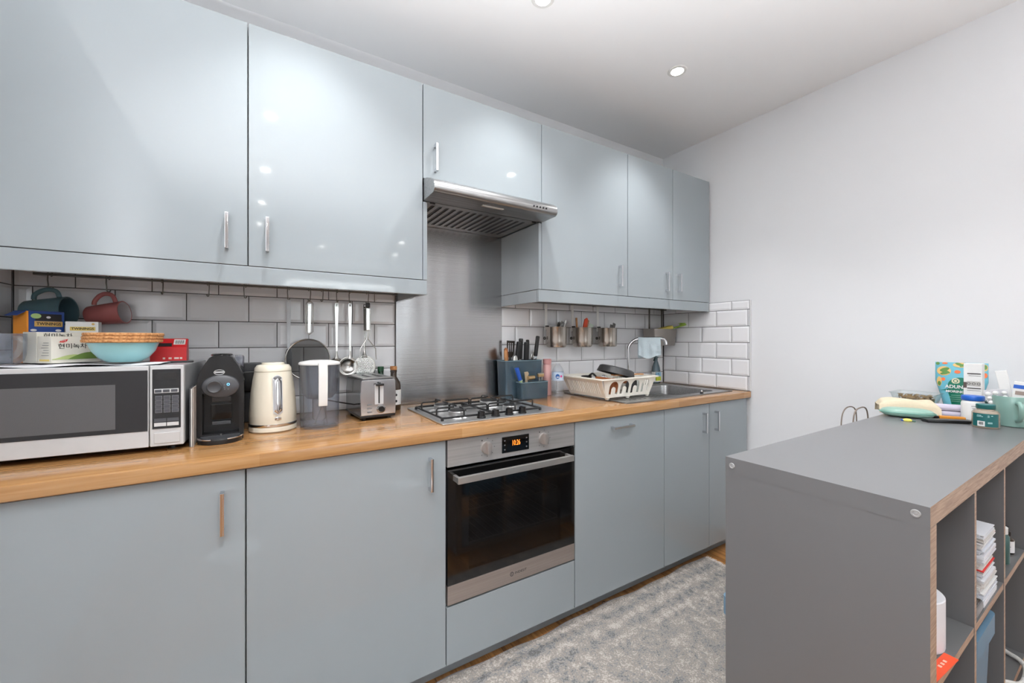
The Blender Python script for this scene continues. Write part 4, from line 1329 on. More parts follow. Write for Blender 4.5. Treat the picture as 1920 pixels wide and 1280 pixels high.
def ladle(x, xb, lab, zb, r, UY):
    t = thing('ladle', lab, 'ladle', (x, UY, zb), 0, 'utensils hanging on the left rail')
    b = B()
    b.shape([(-0.0035, 1.19), (0.0035, 1.19), (0.0045, 1.28), (0.0075, 1.385), (0.0062, 1.404), (-0.0062, 1.404), (-0.0075, 1.385), (-0.0045, 1.28)], [ell(0, 1.396, 0.0036, 0.0065, 14)], 0.0018, front((x, UY, 0)))
    b.tube([(x, UY, 1.192), (x, UY - 0.001, 1.178), (x, UY + 0.002, 1.160)], [0.0035, 0.004, 0.010], 8)
    b.obj('handle', UST, t, w=True)
    b = B()
    b.lathe([(0.0, 0.020), (0.018, 0.017), (0.032, 0.009), (r, 0.0), (r - 0.002, -0.001), (0.030, 0.007), (0.017, 0.015), (0, 0.018)], n=36, M=frame((xb, UY, zb + r), (1, 0, 0), (0, 0, 1), (0, 1, 0)))
    b.obj('bowl', UST, t, w=True, smooth=70)
ladle(0.290, 0.290, 'steel serving spoon hanging directly right of the strainer', 1.098, 0.032, UY + 0.024)
ladle(0.342, 0.335, 'steel ladle hanging between the serving spoon and the skimmer', 1.082, 0.042, UY)

t = thing('masher', 'potato masher with black and steel handle hanging at the right end of the hooks', 'masher', (0.414, UY - 0.006, 1.15), 0, 'utensils hanging on the left rail')
MY = UY - 0.017
b = B()
b.box((0.4055, MY - 0.008, 1.283), (0.4255, MY + 0.003, 1.386), 0.003)
b.obj('handle', UST, t, w=True)
B().box((0.4045, MY - 0.009, 1.3865), (0.4235, MY + 0.004, 1.409), 0.004).obj('handle_end', BLACK, t, w=True)
B().box((0.4040, MY - 0.0065, 1.284), (0.4053, MY + 0.002, 1.386)).obj('handle_inlay', BLACK, t, w=True)
b = B()
b.tube([(0.4115, MY, 1.284), (0.4115, MY, 1.262), (0.4105, MY, 1.246), (0.383, MY, 1.202), (0.381, MY, 1.158)], 0.0026, 8)
b.tube([(0.4185, MY, 1.284), (0.4185, MY, 1.262), (0.4165, MY, 1.246), (0.449, MY, 1.202), (0.452, MY, 1.152)], 0.0026, 8)
b.obj('wire_frame', UST, t, w=True)

t = thing('skimmer', 'round perforated steel skimmer hanging behind the masher', 'skimmer', (0.408, UY + 0.008, 1.08), 0, 'utensils hanging on the left rail')
hol = []
for i in range(-5, 6):
    for j in range(-5, 6):
        px, py = i * 0.0078 + (0.0039 if j % 2 else 0), j * 0.0068
        if px * px + py * py < 0.036 ** 2:
            hol.append(ell(px, py, 0.0021, 0.0021, 8))
KY = UY + 0.013
b = B()
b.shape(ell(0, 0, 0.0465, 0.0465, 40), hol, 0.0014, front((0.405, KY - 0.010, 1.123)))
b.obj('perforated_disc', UST, t, w=True)
B().lathe([(0.047, 0.000), (0.0475, 0.004), (0.046, 0.004), (0.0455, 0.0), (0.047, 0.0)], n=40, M=front((0.405, KY - 0.010, 1.123))).obj('disc_rim', UST, t, w=True)
b = B()
b.tube([(0.405, KY - 0.010, 1.160), (0.405, KY - 0.006, 1.176), (0.406, KY, 1.195), (0.408, KY, 1.25)], [0.016, 0.008, 0.0045, 0.004], 8, flat=0.4)
b.shape([(-0.004, 1.249), (0.004, 1.249), (0.0065, 1.385), (0.006, 1.404), (-0.006, 1.404), (-0.0065, 1.385)], [ell(0, 1.3965, 0.0034, 0.005, 12)], 0.0016, front((0.408, KY, 0)))
b.obj('handle', UST, t, w=True)

# ------------------------------------------------------------------ utensil caddy right of the hob
t = thing('utensil_caddy', 'smoked blue plastic utensil caddy with two compartments right of the hob', 'caddy', (1.24, 1.85, WT + 0.0004))
def tub(x0, y0, x1, y1, z0, z1, taper=0.006, th=0.003):
    b = B()
    tb = bmesh.new()
    def lp(i, z, k):
        return [tb.verts.new((px, py, z)) for px, py in rrect(x0 + i + k, y0 + i + k, x1 - i - k, y1 - i - k, 0.010, 3)]
    A = [lp(0, z0, taper), lp(0, z1, 0), lp(th, z1, 0), lp(th, z0 + th, taper)]
    for P, Q in zip(A[:-1], A[1:]):
        for i in range(len(P)):
            j = (i + 1) % len(P)
            tb.faces.new((P[i], P[j], Q[j], Q[i]))
    tb.faces.new(A[0])
    tb.faces.new(A[3])
    return b._add(tb)
tub(1.108, 1.848, 1.352, 1.945, WT + 0.0006, 1.1285).obj('tall_compartment', BLUEP, t, w=True)
tub(1.172, 1.788, 1.350, 1.8475, WT + 0.0006, 1.0145, 0.002).obj('low_compartment', BLUEP, t, w=True)
B().tube([(q[0], q[1], 1.1275) for q in rrect(1.108, 1.848, 1.352, 1.945, 0.010, 3)], 0.0024, 6, closed=True).obj('rolled_rim', mat('blue_grey_rim', (122, 146, 160), 0.3), t, w=True)
B().tube([(q[0], q[1], 1.0135) for q in rrect(1.172, 1.788, 1.350, 1.8475, 0.010, 3)], 0.0024, 6, closed=True).obj('rolled_rim', MATS['blue_grey_rim'], t, w=True)

def stick_thing(name, label, cat, p, q, build, group):
    """thing laid along p (low end) to q (top end): build(t, length) works in local z"""
    p, q = Vector(p), Vector(q)
    z = (q - p).normalized()
    x = Vector((1, 0, 0))
    x = (x - z * x.dot(z)).normalized()
    y = z.cross(x)
    t = thing(name, label, cat, M=frame(p, x, y, z), group=group)
    build(t, (q - p).length)
    return t
def knife(hl, w=0.011):
    def f(t, L):
        b = B()
        b.box((-w, -0.0085, L - hl), (w, 0.0085, L - 0.004), 0.005)
        b.lathe([(0, -0.010), (w, -0.008), (w * 1.15, 0.0), (w, 0.008), (0, 0.010)], (0, 0, L - 0.010), 14)
        b.obj('handle', BLACK, t)
        B().box((-0.0095, -0.0045, L - hl - 0.018), (0.0095, 0.0045, L - hl), 0.002).obj('bolster', CHROME, t)
        B().prism([(-0.011, L - hl - 0.018), (0.011, L - hl - 0.018), (0.010, 0.02), (0.0, 0.0), (-0.012, 0.03)], 'y', -0.0009, 0.0009).obj('blade', UST, t)
    return f
CG = 'utensils standing in the blue caddy'
ZB = WT + 0.012
stick_thing('kitchen_knife', 'black-handled knife in the caddy just right of the dark slotted turner', 'knife', (1.190, 1.893, ZB), (1.222, 1.893, 1.232), knife(0.105), CG)
stick_thing('kitchen_knife', 'tall upright black-handled knife in the middle of the caddy', 'knife', (1.224, 1.910, ZB), (1.248, 1.910, 1.250), knife(0.118, 0.0115), CG)
stick_thing('kitchen_knife', 'shorter black-handled knife right of the tallest upright one', 'knife', (1.262, 1.893, ZB), (1.270, 1.893, 1.230), knife(0.108, 0.0095), CG)
stick_thing('kitchen_knife', 'black-handled sharpening steel with small ring end in the caddy', 'knife', (1.284, 1.912, ZB), (1.294, 1.912, 1.243), knife(0.122, 0.009), CG)
stick_thing('kitchen_knife', 'black-handled knife leaning furthest right out of the caddy', 'knife', (1.302, 1.893, ZB), (1.352, 1.893, 1.264), knife(0.118, 0.0105), CG)
def spoon(mm, w):
    def f(t, L):
        b = B()
        b.prism([(-0.005, 0.0), (0.005, 0.0), (w * 0.5, L - 0.09), (w, L - 0.04), (w * 0.75, L - 0.008), (0, L), (-w * 0.75, L - 0.008), (-w, L - 0.04), (-w * 0.5, L - 0.09)], 'y', -0.004, 0.004, bev=0.0015)
        b.obj('spoon_body', mm, t)
    return f
stick_thing('wooden_spoon', 'pale wooden spatula leaning at the left end of the caddy', 'spoon', (1.150, 1.880, ZB), (1.126, 1.880, 1.188), spoon(WOOD, 0.010), CG)
stick_thing('wooden_spoon', 'reddish-brown wooden spoon second from the caddy left', 'spoon', (1.162, 1.897, ZB), (1.139, 1.897, 1.199), spoon(DWOOD, 0.013), CG)
def slot_turner(t, L):
    B().tube([(0, 0, 0), (0, 0, L - 0.09)], 0.005, 10).obj('handle', BLACK, t)
    B().shape([(-0.022, L - 0.075), (-0.010, L - 0.092), (0.010, L - 0.092), (0.022, L - 0.075), (0.026, L), (-0.026, L)], [rrect(-0.017 + i * 0.0125, L - 0.062, -0.009 + i * 0.0125, L - 0.012, 0.002, 2) for i in range(3)], 0.003, frame((0, 0, 0), (1, 0, 0), (0, 0, 1), (0, -1, 0))).obj('slotted_head', mat('dark_brown_nylon', (44, 36, 30), 0.4), t)
stick_thing('slotted_turner', 'dark slotted turner standing behind the wooden spoons', 'turner', (1.172, 1.922, ZB), (1.188, 1.922, 1.236), slot_turner, CG)
def steel_spoon(t, L):
    B().tube([(0, 0, 0), (0, 0, L - 0.04)], 0.0035, 8).obj('handle', UST, t)
    B().lathe([(0, -0.03), (0.010, -0.024), (0.016, 0.0), (0.012, 0.022), (0, 0.030)], (0, 0, L - 0.03), 16, sy=0.3).obj('bowl', UST, t)
stick_thing('serving_spoon', 'steel spoon with its bowl just above the caddy rim', 'spoon', (1.182, 1.866, ZB), (1.184, 1.866, 1.158), steel_spoon, CG)
stick_thing('serving_spoon', 'dark-bowled ladle just above the caddy rim at its right', 'spoon', (1.325, 1.925, ZB), (1.344, 1.925, 1.170), steel_spoon, CG)
LG = 'gadgets in the low caddy compartment'
def peeler(t, L):
    B().cyl((0, 0, L - 0.070), (0, 0, L), 0.0110, 0.0120, 20).obj('handle', mat('bright_blue_plastic', (32, 84, 178), 0.35), t)
    B().cyl((0, 0, 0.0), (0, 0, L - 0.070), 0.0085, n=16).obj('tube', mat('pale_green_tube', (178, 196, 140), 0.4), t)
    B().box((0.003, -0.006, L - 0.078), (0.010, -0.001, L - 0.066), 0.001).obj('clip', WHITE, t)
stick_thing('gas_lighter', 'blue-ended pale green lighter leaning left in the low caddy compartment', 'lighter', (1.216, 1.816, ZB - 0.004), (1.158, 1.816, 1.092), peeler, LG)
def corkscrew(t, L):
    b = B().cyl((0, 0, 0), (0, 0, L - 0.03), 0.003, n=10)
    b.obj('shaft', UST, t)
    b = B().cyl((-0.020, 0, L - 0.016), (0.020, 0, L - 0.016), 0.0115, n=20)
    b.obj('cross_handle', mat('warm_brass', (198, 172, 130), 0.3, 0.7), t)
stick_thing('corkscrew', 'brassy T-handled corkscrew in the middle of the low compartment', 'corkscrew', (1.255, 1.814, ZB - 0.004), (1.249, 1.814, 1.052), corkscrew, LG)
def opener(t, L):
    b = B()
    b.shape([(-0.007, 0), (0.007, 0), (0.008, L - 0.03), (0.018, L - 0.012), (0.012, L), (-0.010, L), (-0.008, L - 0.02)], [], 0.004, frame((0, 0, 0), (1, 0, 0), (0, 0, 1), (0, -1, 0)))
    b.obj('body', mat('pale_brass', (214, 196, 166), 0.3, 0.6), t)
stick_thing('bottle_opener', 'pale metal opener left of the corkscrew', 'opener', (1.233, 1.826, ZB - 0.004), (1.224, 1.826, 1.068), opener, LG)
def garlic(t, L):
    b = B()
    for sx in (-1, 1):
        b.tube([(sx * 0.012, 0, 0), (sx * 0.009, 0, L - 0.045), (sx * 0.011, 0, L - 0.02)], 0.0035, 8)
    b.obj('handle', UST, t)
    B().box((-0.019, -0.010, L - 0.024), (0.019, 0.010, L - 0.008), 0.003).obj('press_head', MATS['warm_brass'], t)
    B().cyl((-0.022, 0, L - 0.006), (0.022, 0, L - 0.006), 0.005, n=12).obj('hinge', UST, t)
stick_thing('garlic_press', 'metal garlic press at the right end of the low compartment', 'press', (1.312, 1.812, ZB - 0.004), (1.311, 1.812, 1.062), garlic, LG)

o = B().box((0, 0, 0), (0.078, 0.007, 0.262), 0.0025).obj('chopping_board', WHITE)
o.location = (1.360, 1.955, WT + 0.0004)
tag(o, 'thin white chopping board standing against the tiles behind the bottles', 'board')
t = thing('pink_flask', 'slim pale pink bottle standing beside the blue caddy', 'bottle', (1.408, 1.880, WT + 0.0004))
PKM = mat('pale_pink_enamel', (222, 172, 168), 0.3, coat=0.2)
B().lathe([(0, 0), (0.022, 0), (0.0245, 0.003), (0.0245, 0.172), (0.0235, 0.175), (0, 0.175)], n=32).obj('body', PKM, t)
B().lathe([(0, 0.176), (0.0225, 0.176), (0.0225, 0.181), (0.0245, 0.182), (0.0245, 0.205), (0.022, 0.208), (0, 0.208)], n=32).obj('cap', mat('pink_cap', (206, 150, 148), 0.35), t)
t = thing('water_bottle', 'small clear water bottle with blue and white label beside the dish rack', 'bottle', (1.4175, 1.793, WT + 0.0004))
prof = [(0.0, 0.004), (0.024, 0.002), (0.030, 0.0), (0.0325, 0.006)]
for i in range(7):
    prof += [(0.0325, 0.012 + i * 0.012), (0.0305, 0.018 + i * 0.012)]
prof += [(0.0325, 0.096), (0.0325, 0.140), (0.029, 0.155), (0.020, 0.170), (0.0125, 0.178), (0.0125, 0.186)]
B().lathe(prof, n=36).obj('bottle_wall', clear('thin_bottle_plastic', (226, 232, 238), 0.9, 0.04), t)
B().lathe([(0.0331, 0.092), (0.0331, 0.138), (0.0328, 0.138), (0.0328, 0.092), (0.0331, 0.092)], n=40).obj('label', mat('pale_blue_label', (198, 216, 236), 0.4), t)
la = math.radians(230)
def onlabel(da):
    a = la + da
    return frame((0.0334 * math.cos(a), 0.0334 * math.sin(a), 0.116), (-math.sin(a), math.cos(a), 0), (0, 0, 1), (math.cos(a), math.sin(a), 0))
B().shape(ell(0, 0, 0.0115, 0.013), [], 0.0012, onlabel(0.0)).obj('blue_disc', mat('label_blue', (34, 92, 164), 0.4), t)
B().shape(ell(0.001, -0.004, 0.008, 0.003), [], 0.0016, onlabel(0.0)).obj('wave_print', WHITE, t)
B().shape(ell(0, 0, 0.006, 0.0065), [], 0.0012, onlabel(0.62)).obj('pink_disc', mat('label_pink', (214, 70, 140), 0.4), t)

# ------------------------------------------------------------------ dish rack and its load
RX0, RX1, RY0, RY1, RZ0, RZ1 = 1.465, 1.885, 1.492, 1.832, 0.9425, 1.0375
bx0, bx1, by0, by1 = 1.512, 1.845, 1.520, 1.800
RACK = mat('cream_white_plastic', (226, 222, 212), 0.35, 0, 0.01)
t = thing('dish_rack', 'white plastic dish rack with arched openings on the sink drainer', 'dish rack', (1.668, 1.66, WT + 0.0068))
def wall_frame(a, b_, c_, d_):
    """flat wall through lower corners a,b and upper corners c(over a),d(over b): local x along a-b, y up the slope"""
    a, b_, c_ = Vector(a), Vector(b_), Vector(c_)
    x = (b_ - a).normalized()
    up = c_ - a
    y = (up - x * up.dot(x)).normalized()
    return frame(a, x, y, x.cross(y)), (b_ - a).length, (up - x * up.dot(x)).length
def arch_wall(p0, p1, q0, q1, n, name):
    M, L, H = wall_frame(p0, p1, q0, q1)
    inv = M.inverted()
    c = (inv @ Vector(q0)).x
    d = (inv @ Vector(q1)).x
    holes = []
    pitch = (L - 0.010) / n
    for i in range(n):
        x0 = 0.010 + i * pitch + 0.006
        x1 = x0 + pitch - 0.016
        m = (x0 + x1) / 2
        r = (x1 - x0) / 2
        top = H - 0.012
        fw = r * 0.42
        ft = top - r - 0.012
        pl_ = [(x0, 0.014)] + [(m - r * math.cos(math.radians(k * 15)), top - r + r * math.sin(math.radians(k * 15))) for k in range(13)] + [(x1, 0.014), (m + fw, 0.014)]
        pl_ += [(m + fw * math.cos(math.radians(k * 30)), ft + fw * math.sin(math.radians(k * 30))) for k in range(7)] + [(m - fw, 0.014)]
        holes.append(pl_)
    B().shape([(0, 0), (L, 0), (d, H), (c, H)], holes, 0.0035, M).obj(name, RACK, t, w=True)
arch_wall((bx0, by0, RZ0), (bx1, by0, RZ0), (RX0 + 0.012, RY0 + 0.006, RZ1), (RX1 - 0.012, RY0 + 0.006, RZ1), 4, 'front_wall')
arch_wall((bx1, by1, RZ0), (bx0, by1, RZ0), (RX1 - 0.012, RY1 - 0.006, RZ1), (RX0 + 0.012, RY1 - 0.006, RZ1), 4, 'rear_wall')
def slot_wall(p0, p1, q0, q1, name):
    M, L, H = wall_frame(p0, p1, q0, q1)
    inv = M.inverted()
    c = (inv @ Vector(q0)).x
    d = (inv @ Vector(q1)).x
    holes = []
    n = 17
    for i in range(n):
        x = 0.022 + (L - 0.044) * i / (n - 1)
        holes.append([(x - 0.003, 0.016), (x + 0.003, 0.016), (x + 0.001, H - 0.022), (x - 0.005, H - 0.022)])
    B().shape([(0, 0), (L, 0), (d, H), (c, H)], holes, 0.0035, M).obj(name, RACK, t, w=True)
slot_wall((bx0, by1, RZ0), (bx0, by0, RZ0), (RX0 + 0.006, RY1 - 0.012, RZ1), (RX0 + 0.006, RY0 + 0.012, RZ1), 'side_wall')
slot_wall((bx1, by0, RZ0), (bx1, by1, RZ0), (RX1 - 0.006, RY0 + 0.012, RZ1), (RX1 - 0.006, RY1 - 0.012, RZ1), 'side_wall')
B().shape(rrect(RX0 - 0.012, RY0 - 0.008, RX1 + 0.012, RY1 + 0.008, 0.02, 4), [rrect(RX0 + 0.008, RY0 + 0.006, RX1 - 0.008, RY1 - 0.006, 0.016, 4)], 0.006, frame((0, 0, RZ1 + 0.001), (1, 0, 0), (0, 1, 0), (0, 0, 1))).obj('rim', RACK, t, w=True)
B().shape(rrect(bx0 - 0.002, by0 - 0.002, bx1 + 0.002, by1 + 0.002, 0.006, 3), [rrect(bx0 + 0.02 + i * 0.044, by0 + 0.02, bx0 + 0.052 + i * 0.044, by1 - 0.02, 0.004, 2) for i in range(7)], 0.004, frame((0, 0, RZ0), (1, 0, 0), (0, 1, 0), (0, 0, 1))).obj('base_grid', RACK, t, w=True)
for fx, fy in ((bx0 + 0.015, by0 + 0.004), ((bx0 + bx1) / 2, by0 + 0.004), (bx1 - 0.012, by0 + 0.004), (bx0 + 0.015, by1 - 0.004), (bx1 - 0.012, by1 - 0.004)):
    B().cyl((fx, fy, WT + 0.0069), (fx, fy, RZ0), 0.008, 0.015, 14).obj('foot', RACK, t, w=True)
# load of the rack
DG = 'washed things in the dish rack'
PAN = mat('dark_nonstick', (52, 52, 53), 0.38, 0.1)
nrm = Vector((0.25, -0.06, 0.96)).normalized()
xx = Vector((0, 1, 0))
xx = (xx - nrm * xx.dot(nrm)).normalized()
t = thing('frying_pan', 'dark non-stick frying pan tilted up out of the dish rack', 'pan', M=frame((1.742, 1.668, 1.052), xx, nrm.cross(xx), nrm), group=DG)
B().lathe([(0, 0.024), (0.086, 0.024), (0.094, 0.020), (0.106, -0.010), (0.109, -0.010), (0.098, 0.024), (0.088, 0.029), (0, 0.029)], n=48).obj('pan_body', PAN, t)
t = thing('lid_knob_utensil', 'black ladle head resting low at the left of the rack', 'ladle', (1.560, 1.715, 0.990), math.radians(15), DG)
B().lathe([(0, -0.02), (0.020, -0.016), (0.033, 0.004), (0.035, 0.020), (0.032, 0.020), (0.030, 0.005), (0.018, -0.012), (0, -0.016)], (0, 0, 0.030), 28, sy=0.8).obj('bowl', BLACK, t)
B().tube([(0.03, 0, 0.048), (0.08, 0.01, 0.056), (0.14, 0.02, 0.030)], 0.006, 8, curve=4).obj('handle', BLACK, t)
t.name = 'black_ladle'
t = thing('wooden_bowl', 'brown wooden bowl standing on edge behind the front arches of the rack', 'bowl', M=frame((1.600, 1.545, 0.991), (1, 0, 0), (0, -0.35, 0.937), (0, 0.937, 0.35)), group=DG)
B().lathe([(0.044, 0.0), (0.046, 0.0), (0.042, 0.022), (0.028, 0.036), (0, 0.040), (0, 0.036), (0.026, 0.032), (0.039, 0.020), (0.044, 0.0)], n=36).obj('shell', DWOOD, t)
t = thing('wooden_tray', 'orange-brown wooden board lying under the pan in the rack', 'board', M=frame((1.700, 1.640, 1.012), (0.98, 0, -0.17), (0, 1, 0), (0.17, 0, 0.98)), group=DG)
B().box((-0.105, -0.045, -0.007), (0.105, 0.045, 0.007), 0.004).obj('board', DWOOD, t)
t = thing('wooden_spatula', 'pale wooden spatula lying across the right end of the rack', 'spatula', (1.80, 1.600, 1.0445), math.radians(-10), DG)
B().box((-0.06, -0.010, -0.003), (0.075, 0.010, 0.003), 0.002).obj('handle', WOOD, t)
B().prism([(-0.06, -0.010), (-0.06, 0.010), (-0.11, 0.022), (-0.13, 0.018), (-0.13, -0.018), (-0.11, -0.022)], 'z', -0.003, 0.003).obj('blade', WOOD, t)
t = thing('black_pot_lid', 'black pan lid standing on edge seen through the third arch', 'lid', M=frame((1.735, 1.548, 0.990), (1, 0, 0), (0, -0.25, 0.968), (0, 0.968, 0.25)), group=DG)
B().lathe([(0, 0.004), (0.040, 0.003), (0.044, 0.0), (0.044, 0.003), (0.038, 0.008), (0, 0.010)], n=36).obj('disc', PAN, t)
t = thing('drinking_glass', 'clear drinking glass standing in the right end of the rack', 'glass', (1.805, 1.560, RZ0 + 0.0024), 0, DG)
B().lathe([(0, 0), (0.024, 0), (0.028, 0.085), (0.0265, 0.085), (0.0228, 0.004), (0, 0.004)], n=32).obj('tumbler', GLASS, t)

# spray bottle behind the tap
t = thing('spray_bottle', 'blue-grey trigger spray bottle with blue and yellow label in the corner', 'bottle', (2.418, 1.928, 0.9300))
B().lathe([(0, 0), (0.030, 0), (0.034, 0.004), (0.034, 0.085), (0.029, 0.115), (0.017, 0.150), (0.0125, 0.160), (0.0125, 0.166), (0, 0.166)], n=32, sx=1.0, sy=0.8).obj('bottle', clear('blue_grey_bottle', (86, 112, 124), 0.3, 0.1), t)
B().lathe([(0.0346, 0.012), (0.0346, 0.082), (0.0343, 0.082), (0.0343, 0.012), (0.0346, 0.012)], n=40, sy=0.8).obj('label', WHITE, t)
SM = frame((-0.008, -0.0280, 0.0), (1, 0, 0), (0, 0, 1), (0, -1, 0))
B().box((-0.030, -0.0292, 0.050), (0.018, -0.0200, 0.079), 0.0008).obj('label_top', mat('label_sky', (150, 196, 220), 0.4), t)
B().box((-0.030, -0.0292, 0.020), (0.018, -0.0200, 0.050), 0.0008).obj('label_bottom', mat('label_lime', (196, 206, 60), 0.4), t)
text('IC', 0.022, front((-0.006, -0.0296, 0.068)), mat('label_navy', (40, 90, 140), 0.4), t, 'lettering', 0.026, bold=0.0004)
b = B()
b.cyl((0, 0, 0.166), (0, 0, 0.180), 0.0115, n=20)
b.prism([(-0.052, 0.185), (-0.048, 0.196), (-0.010, 0.200), (0.016, 0.196), (0.018, 0.184), (0.006, 0.180), (-0.012, 0.180), (-0.030, 0.188)], 'y', -0.008, 0.008, bev=0.002)
b.prism([(-0.014, 0.181), (-0.024, 0.160), (-0.020, 0.158), (-0.009, 0.178)], 'y', -0.006, 0.006)
b.obj('trigger_head', mat('dark_green_trigger', (46, 74, 78), 0.35), t)

# ------------------------------------------------------------------ right rail: cutlery pots and sponge box
R2Y, R2Z = 1.935, 1.4585
t = thing('hanging_rail', 'thin steel rail behind the right valance that carries the steel pots', 'rail', (1.85, R2Y, R2Z), 0, 'rails below the wall cabinets')
B().cyl((1.20, R2Y, R2Z), (2.54, R2Y, R2Z), 0.0040, n=12).obj('bar', HOOKM, t, w=True)
for q in (1.21, 1.85, 2.53):
    B().box((q - 0.005, R2Y, R2Z - 0.004), (q + 0.005, 1.9730, R2Z + 0.004), 0.001).obj('bracket', HOOKM, t, w=True)
STRAP = mat('white_lit_strap_steel', (240, 239, 236), 0.4, 0.0)  # steel coloured near-white to carry the bright light on the straps
def pot(x, lab):
    t = thing('cutlery_pot', lab, 'pot', (x, 1.895, 1.1955), 0, 'steel cutlery pots on the right rail')
    b = B()
    b.lathe([(0, 0), (0.046, 0), (0.055, 0.004), (0.0585, 0.012), (0.0600, 0.040), (0.0605, 0.118), (0.0620, 0.121), (0.0590, 0.121), (0.0580, 0.040), (0.0560, 0.012), (0.046, 0.003), (0, 0.003)], n=48)
    b.obj('cup', POT, t)
    b = B()
    b.prism([(0.040, 0.100), (0.042, 0.100), (0.042, 0.255), (0.052, 0.2675), (0.047, 0.2690), (0.040, 0.258)], 'x', -0.054, -0.036)
    b.prism([(0.028, 0.100), (0.042, 0.098), (0.042, 0.104), (0.028, 0.106)], 'x', -0.054, -0.036)
    b.obj('hanging_strap', STRAP, t)
    B().box((-0.052, 0.024, 0.1215), (-0.034, 0.044, 0.1300), 0.003).obj('clip', BLACK, t)
    B().lathe([(0.004, 0), (0.009, 0.001), (0.009, 0.004), (0.004, 0.005), (0.004, 0)], n=18, M=frame((-0.066, 0.03, 0.055), (1, 0, 0), (0, 0, 1), (0, -1, 0))).obj('bumper_ring', BLACK, t)
    return t
pot(1.487, 'round steel cutlery pot nearest the hood, holding dark cutlery')
pot(1.690, 'middle round steel pot, holding orange and wooden utensils')
pot(1.903, 'round steel pot furthest from the hood, holding few forks')
PG = 'cutlery in the steel pots'
DST = mat('dark_reflecting_steel', (112, 110, 108), 0.25, 1)
def cut_handle(mm):
    def f(t, L):
        B().prism([(-0.003, 0), (0.003, 0), (0.0055, L - 0.012), (0.004, L - 0.003), (0, L), (-0.004, L - 0.003), (-0.0055, L - 0.012)], 'y', -0.0012, 0.0012).obj('shaft', mm, t)
    return f
def cut_fork(mm):
    def f(t, L):
        b = B()
        b.prism([(-0.0025, 0), (0.0025, 0), (0.003, L - 0.055), (0.009, L - 0.040), (0.009, L - 0.034), (-0.009, L - 0.034), (-0.009, L - 0.040), (-0.003, L - 0.055)], 'y', -0.001, 0.001)
        for i in range(4):
            q = -0.009 + i * 0.0051
            b.box((q, -0.001, L - 0.034), (q + 0.0027, 0.001, L))
        b.obj('fork_body', mm, t)
    return f
def cut_spoon(mm):
    def f(t, L):
        B().prism([(-0.0025, 0), (0.0025, 0), (0.003, L - 0.05), (0.010, L - 0.032), (0.011, L - 0.018), (0.007, L - 0.004), (0, L), (-0.007, L - 0.004), (-0.011, L - 0.018), (-0.010, L - 0.032), (-0.003, L - 0.05)], 'y', -0.0015, 0.0015).obj('spoon_body', mm, t)
    return f
zb = 1.2005
for i, (dx0, dx1, dy_, zt, f, nm, lb) in enumerate((
        (0.000, 0.020, -0.020, 1.338, cut_handle(DST), 'table_knife', 'dark steel knife leftmost in the pot nearest the hood'),
        (0.006, 0.030, 0.012, 1.346, cut_fork(DST), 'fork', 'dark fork second from left in the pot nearest the hood'),
        (0.010, 0.040, -0.008, 1.350, cut_fork(DST), 'fork', 'dark fork in the middle of the pot nearest the hood'),
        (0.014, 0.048, 0.024, 1.352, cut_spoon(DST), 'spoon', 'dark spoon right of centre in the pot nearest the hood'),
        (0.018, 0.058, 0.002, 1.344, cut_fork(DST), 'fork', 'dark fork right of the spoon in the pot nearest the hood'),
        (0.022, 0.068, -0.018, 1.347, cut_handle(DST), 'table_knife', 'dark knife second from right in the pot nearest the hood'),
        (0.026, 0.082, 0.010, 1.362, cut_handle(UST), 'table_knife', 'bright knife leaning furthest right in the pot nearest the hood'))):
    stick_thing(nm, lb, nm.split('_')[-1], (1.487 + dx0 - 0.012, 1.895 + dy_, zb), (1.487 + dx1, 1.895 + dy_, zt), f, PG)
ORG = mat('orange_silicone', (226, 74, 36), 0.4)
def orange_spat(t, L):
    B().prism([(-0.004, 0), (0.004, 0), (0.005, L - 0.075), (0.015, L - 0.060), (0.016, L - 0.010), (0.006, L), (-0.010, L - 0.012), (-0.014, L - 0.060), (-0.005, L - 0.075)], 'y', -0.004, 0.004, bev=0.0015).obj('spatula_body', ORG, t)
stick_thing('silicone_spatula', 'orange spatula in the middle steel pot', 'spatula', (1.676, 1.885, zb), (1.712, 1.885, 1.378), orange_spat, PG)
stick_thing('chopstick', 'pale wooden chopstick pair standing left in the middle pot', 'chopstick', (1.664, 1.905, zb), (1.650, 1.905, 1.376), lambda t, L: B().box((-0.006, -0.003, 0), (0.006, 0.003, L), 0.001).obj('stick', WOOD, t), PG)
stick_thing('wooden_fork', 'wooden fork with four prongs in the middle pot', 'fork', (1.700, 1.905, zb), (1.748, 1.905, 1.364), cut_fork(WOOD), PG)
stick_thing('white_packet', 'white and green printed sachet in the middle pot', 'packet', (1.700, 1.868, zb + 0.03), (1.742, 1.868, 1.338), lambda t, L: B().box((-0.016, -0.002, 0), (0.016, 0.002, L), 0.001).obj('sachet', mat('white_green_foil', (206, 220, 206), 0.4), t), PG)
stick_thing('spoon', 'dark spoon leaning right in the middle pot', 'spoon', (1.716, 1.895, zb), (1.768, 1.895, 1.330), cut_spoon(DST), PG)
for i, (dx0, dx1, dy_, zt, lb) in enumerate(((0.006, 0.046, 0.010, 1.340, 'left fork of the bunch in the pot furthest from the hood'), (0.012, 0.056, -0.010, 1.346, 'middle fork of the bunch in the pot furthest from the hood'), (0.016, 0.066, 0.006, 1.350, 'right fork of the bunch in the pot furthest from the hood'))):
    stick_thing('fork', lb, 'fork', (1.903 + dx0, 1.895 + dy_, zb), (1.903 + dx1, 1.895 + dy_, zt), cut_fork(DST), PG)

